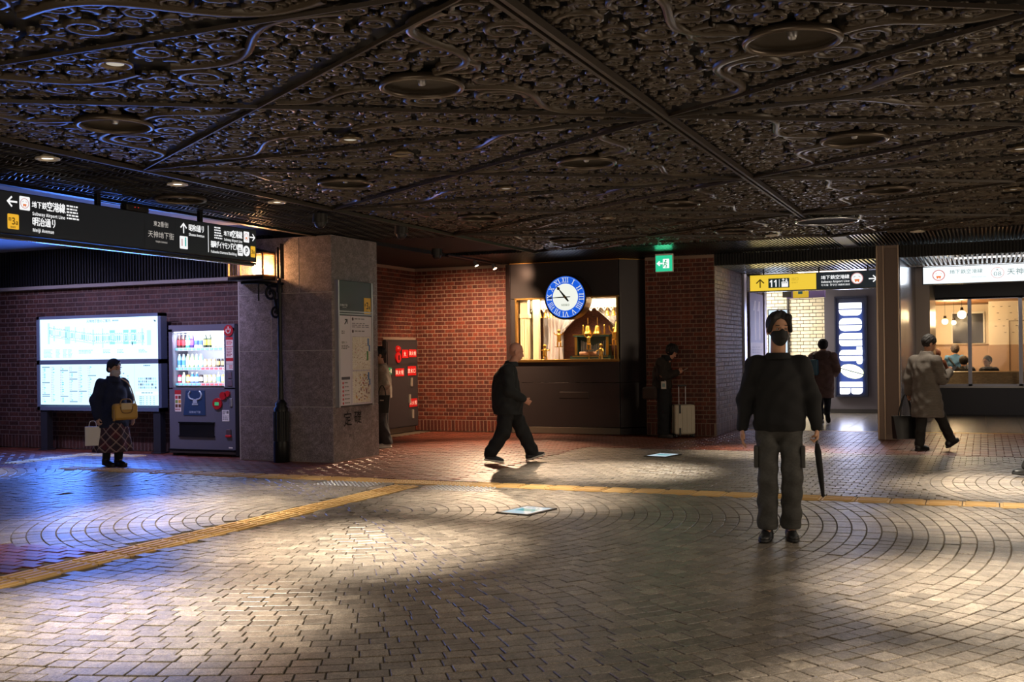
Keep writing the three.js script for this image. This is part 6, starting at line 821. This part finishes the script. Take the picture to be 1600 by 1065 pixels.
const ph = worldOf(p4, [-0.01, 1.17, 0.36]), phone = thing('phone', 'slim grey phone held by person in brown coat', 'phone', [ph.x, ph.y, ph.z], 92 * Math.PI / 180); part(phone, 'body', rbox(0.075, 0.012, 0.15, 0.005), mat(0x8a8680, 0.3)).rotation.x = -0.5;
const sb = worldOf(p4, [-0.2, 0.66, -0.2]), sbag = thing('shoulder_bag', 'brown soft shoulder bag hanging behind person with phone', 'bag', [sb.x, sb.y, sb.z], 92 * Math.PI / 180); part(sbag, 'body', rbox(0.12, 0.22, 0.26, 0.05, 0, 0.12, 0), cloth(0x3c2c24)); part(sbag, 'strap', tube([[0, 0.2, 0.1], [0.02, 0.45, 0.12], [0.08, 0.7, 0.2]], 0.01, 16), cloth(0x2a2320)); const tg = worldOf(p4, [-0.25, 0.86, 0.06]), tag2 = thing('pass_holder', 'white card holder dangling at the dark coat hem', 'card holder', [tg.x, tg.y, tg.z], 2 * Math.PI / 180); part(tag2, 'card', rbox(0.09, 0.13, 0.012, 0.004, 0, 0.06, 0), mat(0xc4bfb4, 0.5)); part(tag2, 'print', box(0.05, 0.06, 0.002, 0, 0.06, 0.008), mat(0x7f9a96, 0.5)); part(tag2, 'cord', tube([[-0.03, 0.125, 0], [0, 0.19, 0], [0.03, 0.125, 0]], 0.003, 10), M.white);
const suit = thing('suitcase', 'cream hard shell suitcase with raised handle and black strap', 'suitcase', [-4.83, 0, -18.56], 0.5);
const shellM = mat(0xb5ab96, 0.4); part(suit, 'shell', merge([rbox(0.37, 0.52, 0.115, 0.04, 0, 0.315, 0.06), rbox(0.37, 0.52, 0.115, 0.04, 0, 0.315, -0.06)]), shellM); part(suit, 'ribs', merge([-0.12, -0.04, 0.04, 0.12].map((x) => rbox(0.02, 0.42, 0.012, 0.005, x, 0.315, 0.118))), shellM); part(suit, 'zip_band', rbox(0.36, 0.51, 0.015, 0.004, 0, 0.315, 0), M.dark); part(suit, 'strap', merge([box(0.03, 0.15, 0.008, -0.09, 0.5, 0.125), box(0.03, 0.13, 0.008, -0.09, 0.11, 0.125)]), M.dark); part(suit, 'telescopic_handle', merge([cyl(0.008, 0.008, 0.34, -0.06, 0.72, -0.08, 8), cyl(0.008, 0.008, 0.34, 0.06, 0.72, -0.08, 8)]), M.alu); part(suit, 'grip', rbox(0.16, 0.03, 0.03, 0.01, 0, 0.9, -0.08), M.dark); for (const x of [-0.15, 0.15]) for (const z of [-0.08, 0.08]) part(suit, 'wheel', merge([cyl(0.03, 0.03, 0.03, 0, 0, 0, 16).rotateZ(Math.PI / 2), rbox(0.05, 0.035, 0.05, 0.01, 0, 0.032, 0)]), M.dark, x, 0.03, z);
// ---- man in long grey coat
const p5 = makePerson({
  at: [-0.8, 16.98], turn: 143, label: 'man in long grey wool coat walking and reading his phone', cell: 0.014, fine: 0.006, skin: 0xb07e62, hair: 'short', hairColor: 0x1a1311,
  J: { hip: [0, 0.88, 0], chest: [0, 1.2, 0], neck: [0, 1.42, 0.02], head: [0, 1.56, 0.08], pitch: 0.42, yaw: -0.3, sh: [[0.19, 1.31, -0.01], [-0.19, 1.31, -0.01]], el: [[0.26, 1.05, -0.05], [-0.25, 1.05, 0.05]], wr: [[0.29, 0.84, -0.02], [-0.2, 1.15, 0.27]], hj: [[0.085, 0.86, 0], [-0.085, 0.86, 0]], kn: [[0.085, 0.46, 0.0], [-0.085, 0.47, 0.22]], an: [[0.085, 0.1, -0.05], [-0.085, 0.15, 0.42]], ft: [{ p: [0.085, 0, -0.04] }, { p: [-0.085, 0.06, 0.42], pitch: -0.4 }] }, grip: [true, true],
  top: { name: 'long_coat', color: 0x7d736a, sections: [[0.49, 0, 0.03, 0.24, 0.21], [0.7, 0, 0.02, 0.235, 0.19], [0.95, 0, 0.0, 0.2, 0.155], [1.2, 0, -0.01, 0.2, 0.145], [1.31, 0, -0.01, 0.16, 0.112], [1.42, 0, 0.01, 0.095, 0.085], [1.46, 0, 0.02, 0.075, 0.075]], sleeve: [0.086, 0.078, 0.06], fold: 0.007, collar: 0.03, collarColor: 0x857a70 },
  legs: { color: 0x2a2826, r: [0.095, 0.075, 0.068], hem: 0.0, fold: 0.007 }, shoe: { color: 0x121214, sole: 0x0c0c0c },
});
const ph2 = worldOf(p5, [-0.19, 1.19, 0.37]), phone2 = thing('phone', 'dark phone in the hand of man in grey coat', 'phone', [ph2.x, ph2.y, ph2.z], 150 * Math.PI / 180); part(phone2, 'body', rbox(0.075, 0.012, 0.15, 0.005), M.dark).rotation.x = -0.5;
const tb = worldOf(p5, [0.33, 0.16, -0.05]), tote = thing('tote_bag', 'large black tote bag hanging from hand of man in grey coat', 'bag', [tb.x, tb.y, tb.z], 30 * Math.PI / 180 + Math.PI); const toteGeo = (w, h, d) => { const g = new THREE.BoxGeometry(w, h, d, 6, 6, 2).translate(0, h / 2, 0), p = g.attributes.position; for (let i = 0; i < p.count; i++) { const t = p.getY(i) / h; p.setX(i, p.getX(i) * (0.86 + 0.2 * t)); p.setZ(i, p.getZ(i) * (1 - 0.55 * t) + 0.01 * Math.sin(p.getX(i) * 20)); } g.computeVertexNormals(); return g; };
const blackLeather = mat(0x0b0b0d, 0.55); part(tote, 'body', toteGeo(0.4, 0.34, 0.15), blackLeather); part(tote, 'strap', merge([-0.03, 0.03].map((z) => tube([[-0.1, 0.33, z], [-0.07, 0.5, z * 0.5], [0, 0.66, 0], [0.07, 0.5, z * 0.5], [0.1, 0.33, z]], 0.009, 24))), blackLeather); part(tote, 'clasp', box(0.02, 0.02, 0.01, -0.1, 0.33, 0.04), M.brass);
// ---- person behind the pillar
const p6 = makePerson({
  at: [-9.02, 15.42], turn: -60, label: 'person in beige sweater and grey trousers half hidden behind the pillar', cell: 0.016, skin: 0xb88a70, hair: 'short',
  J: { hip: [0, 0.86, 0], chest: [0, 1.14, 0], neck: [0, 1.34, 0], head: [0, 1.5, 0.04], pitch: 0.3, sh: [[0.18, 1.27, 0], [-0.18, 1.27, 0]], el: [[0.26, 1.02, -0.04], [-0.24, 1.02, -0.02]], wr: [[0.24, 0.98, 0.18], [-0.2, 0.98, 0.18]], hj: [[0.08, 0.84, 0], [-0.08, 0.84, 0]], kn: [[0.09, 0.46, 0.04], [-0.08, 0.46, 0]], an: [[0.1, 0.09, -0.06], [-0.08, 0.09, 0]], ft: [{ p: [0.1, 0, -0.06], yaw: 0.6 }, { p: [-0.08, 0, 0] }] }, grip: [true, true],
  top: { name: 'sweater', color: 0xb5a898, sections: [[0.8, 0, 0, 0.2, 0.16], [1.0, 0, 0, 0.2, 0.155], [1.15, 0, 0, 0.2, 0.145], [1.27, 0, 0, 0.16, 0.11], [1.34, 0, 0, 0.085, 0.08], [1.38, 0, 0, 0.07, 0.07]], sleeve: [0.085, 0.08, 0.055], collar: 0.02 }, legs: { color: 0x3c3b40, r: [0.105, 0.095, 0.1], hem: 0.0 }, shoe: { color: 0xbdb8b0, sole: 0xdad6ce },
});
const tb2 = worldOf(p6, [0.34, 0.58, 0.0]), tote2 = thing('tote_bag', 'small black tote bag showing past the pillar edge', 'bag', [tb2.x, tb2.y, tb2.z], 0.4); part(tote2, 'body', toteGeo(0.24, 0.28, 0.12), blackLeather); part(tote2, 'strap', merge([-0.03, 0.03].map((z) => tube([[-0.06, 0.27, z], [-0.04, 0.38, z * 0.5], [0, 0.44, 0], [0.04, 0.38, z * 0.5], [0.06, 0.27, z]], 0.007, 20))), blackLeather); part(tote2, 'logo_patch', box(0.06, 0.02, 0.004, 0, 0.2, 0.05), mat(0x9a948a, 0.5));
// ---- person in the exit passage
const p7 = makePerson({
  at: [-3.02, 22.75], turn: 176, label: 'person in brown quilted coat walking away into exit passage', cell: 0.017, skin: 0xb58a70, hair: 'bowl', hairColor: 0x16161c,
  J: { hip: [0, 0.92, 0], chest: [0, 1.22, 0], neck: [0, 1.42, 0], head: [0.0, 1.58, 0.04], pitch: 0.1, sh: [[0.18, 1.35, 0], [-0.18, 1.35, 0]], el: [[0.26, 1.1, -0.04], [-0.26, 1.1, 0.02]], wr: [[0.24, 0.92, 0.1], [-0.2, 1.0, 0.2]], hj: [[0.08, 0.9, 0], [-0.08, 0.9, 0]], kn: [[0.08, 0.5, 0.1], [-0.09, 0.5, -0.04]], an: [[0.08, 0.1, 0.1], [-0.12, 0.22, -0.26]], ft: [{ p: [0.08, 0, 0.1] }, { p: [-0.13, 0.16, -0.27], pitch: 0.9 }] }, grip: [true, true],
  top: { name: 'quilted_coat', color: 0x8a6c66, sections: [[0.52, 0, 0, 0.2, 0.17], [0.8, 0, 0, 0.215, 0.18], [1.1, 0, 0, 0.21, 0.17], [1.24, 0, 0, 0.205, 0.155], [1.35, 0, 0, 0.17, 0.12], [1.43, 0, 0, 0.095, 0.09], [1.48, 0, 0, 0.085, 0.085]], sleeve: [0.1, 0.09, 0.065], fold: 0.011, collar: 0.03 }, legs: { color: 0x202430, r: [0.09, 0.07, 0.062], hem: 0.0 }, shoe: { color: 0x121318, sole: 0x0c0c10 },
});
part(p7, 'fur_hood', net(join([ell([0, 1.38, -0.12], [0.15, 0.1, 0.08]), cap([0.12, 1.42, -0.05], [0.1, 1.36, 0.08], 0.055, 0.04), cap([-0.12, 1.42, -0.05], [-0.1, 1.36, 0.08], 0.055, 0.04)], 0.05), [-0.25, 1.2, -0.3], [0.25, 1.55, 0.2], 0.014), cloth(0x7a625c));
const bp = worldOf(p7, [0.14, 0.98, -0.24]), bpk = thing('backpack', 'glossy teal bag on the back of brown quilted coat', 'bag', [bp.x, bp.y, bp.z], 176 * Math.PI / 180); part(bpk, 'body', rbox(0.2, 0.32, 0.1, 0.03, 0, 0.16, 0), mat(0x3c6f88, 0.25)); part(bpk, 'strap', tube([[0, 0.3, 0.04], [0.02, 0.42, 0.12], [0.02, 0.44, 0.2]], 0.012, 12), M.dark);
// ---- passer-by at the edge of view
makePerson({
  at: [0.8, 13.95], turn: -66, label: 'passer-by in dark brown coat stepping in from the cafe end', cell: 0.017, skin: 0xb58268, hair: 'short',
  J: { hip: [0, 0.88, 0], chest: [0, 1.2, 0], neck: [0, 1.4, 0.02], head: [0, 1.56, 0.05], sh: [[0.19, 1.33, 0], [-0.19, 1.33, 0]], el: [[0.26, 1.08, 0.12], [-0.26, 1.08, -0.1]], wr: [[0.23, 0.86, 0.38], [-0.24, 0.84, -0.12]], hj: [[0.085, 0.86, 0], [-0.085, 0.86, 0]], kn: [[0.085, 0.47, -0.08], [-0.085, 0.47, 0.2]], an: [[0.085, 0.13, -0.3], [-0.085, 0.11, 0.36]], ft: [{ p: [0.085, 0.04, -0.3], pitch: 0.25 }, { p: [-0.085, 0.01, 0.36], pitch: -0.12 }] }, grip: [true, true],
  top: { name: 'coat', color: 0x2c2420, sections: [[0.7, 0, 0, 0.22, 0.18], [0.95, 0, 0, 0.215, 0.165], [1.2, 0, 0, 0.215, 0.15], [1.33, 0, 0, 0.175, 0.115], [1.41, 0, 0.01, 0.09, 0.085], [1.45, 0, 0.02, 0.075, 0.075]], sleeve: [0.088, 0.082, 0.068], collar: 0.03 }, legs: { color: 0x24201e, r: [0.095, 0.075, 0.068], hem: 0.0 }, shoe: { color: 0x131313 },
});
// ---- cafe guests
const seated = (y, fwd = 0.4) => ({ hip: [0, y, 0], chest: [0, y + 0.32, 0], neck: [0, y + 0.52, 0.02], head: [0, y + 0.67, 0.06], sh: [[0.17, y + 0.45, 0], [-0.17, y + 0.45, 0]], el: [[0.22, y + 0.2, 0.08], [-0.22, y + 0.2, 0.08]], wr: [[0.12, y + 0.26, 0.3], [-0.12, y + 0.26, 0.3]], hj: [[0.09, y - 0.02, 0.05], [-0.09, y - 0.02, 0.05]], kn: [[0.1, y - 0.03, fwd], [-0.1, y - 0.03, fwd]], an: [[0.1, 0.09, fwd - 0.04], [-0.1, 0.09, fwd - 0.04]], ft: [{ p: [0.1, 0, fwd - 0.04] }, { p: [-0.1, 0, fwd - 0.04] }] });
const bust = (y, rx = 0.2) => [[y - 0.08, 0, 0, rx, 0.15], [y + 0.15, 0, 0, rx, 0.145], [y + 0.33, 0, 0, rx, 0.14], [y + 0.45, 0, 0, 0.16, 0.11], [y + 0.52, 0, 0, 0.085, 0.08], [y + 0.56, 0, 0, 0.072, 0.072]];
for (const g of [{ at: [-0.68, 29.2], turn: 185, y: 0.78, color: 0x4d7fb4, hair: 'bowl', l: 'guest in light blue quilted jacket seen from behind in cafe', n: 'quilted_jacket', hc: 0x2a1c16 }, { at: [-0.46, 28.35], turn: 200, y: 0.5, color: 0x1c1818, hair: 'bowl', l: 'dark haired guest in black seated at the cafe window', n: 'jacket', hc: 0x1c1412 }, { at: [0.08, 27.7], turn: -40, y: 0.5, color: 0x1e1c1c, hair: 'short', l: 'guest with glasses in black sitting at the cafe window', n: 'jacket', hc: 0x171210, glasses: true }, { at: [-1.1, 28.3], turn: 160, y: 0.68, color: 0x6a3a34, hair: 'bowl', l: 'guest in maroon top beside the blue jacket in cafe', n: 'top', hc: 0x5a2e26 }]) {
  const q = makePerson({ at: g.at, turn: g.turn, label: g.l, cell: 0.02, fine: 0.009, skin: 0xc09074, hair: g.hair, hairColor: g.hc, glasses: g.glasses, J: seated(g.y), grip: [true, true], top: { name: g.n, color: g.color, sections: bust(g.y), sleeve: [0.085, 0.078, 0.06], collar: 0.03, fold: g.color === 0x4d7fb4 ? 0.012 : 0.006 }, legs: { color: 0x2a2a30, r: [0.09, 0.075, 0.065], hem: 0 }, shoe: { color: 0x181818 } });
  if (g.color === 0x4d7fb4) part(q, 'bag_strap', tube([[0.16, g.y + 0.48, -0.08], [0.0, g.y + 0.25, -0.175], [-0.17, g.y + 0.05, -0.12]], 0.016, 16), M.dark);
  const s = thing('cafe_stool', 'wooden cafe stool under ' + g.l.replace(/ (seen|seated|sitting|beside).*/, ''), 'stool', [g.at[0], 0, -g.at[1]]); part(s, 'seat', cyl(0.17, 0.16, 0.04, 0, g.y - 0.14, 0, 24), mat(0x8a6238, 0.5)); for (let i = 0; i < 4; i++) { const a = i * 1.571 + 0.785; part(s, 'leg', tube([[0.11 * Math.cos(a), g.y - 0.15, 0.11 * Math.sin(a)], [0.16 * Math.cos(a), 0.0, 0.16 * Math.sin(a)]], 0.014, 4), M.iron); }
}
renderer.render(scene, camera);
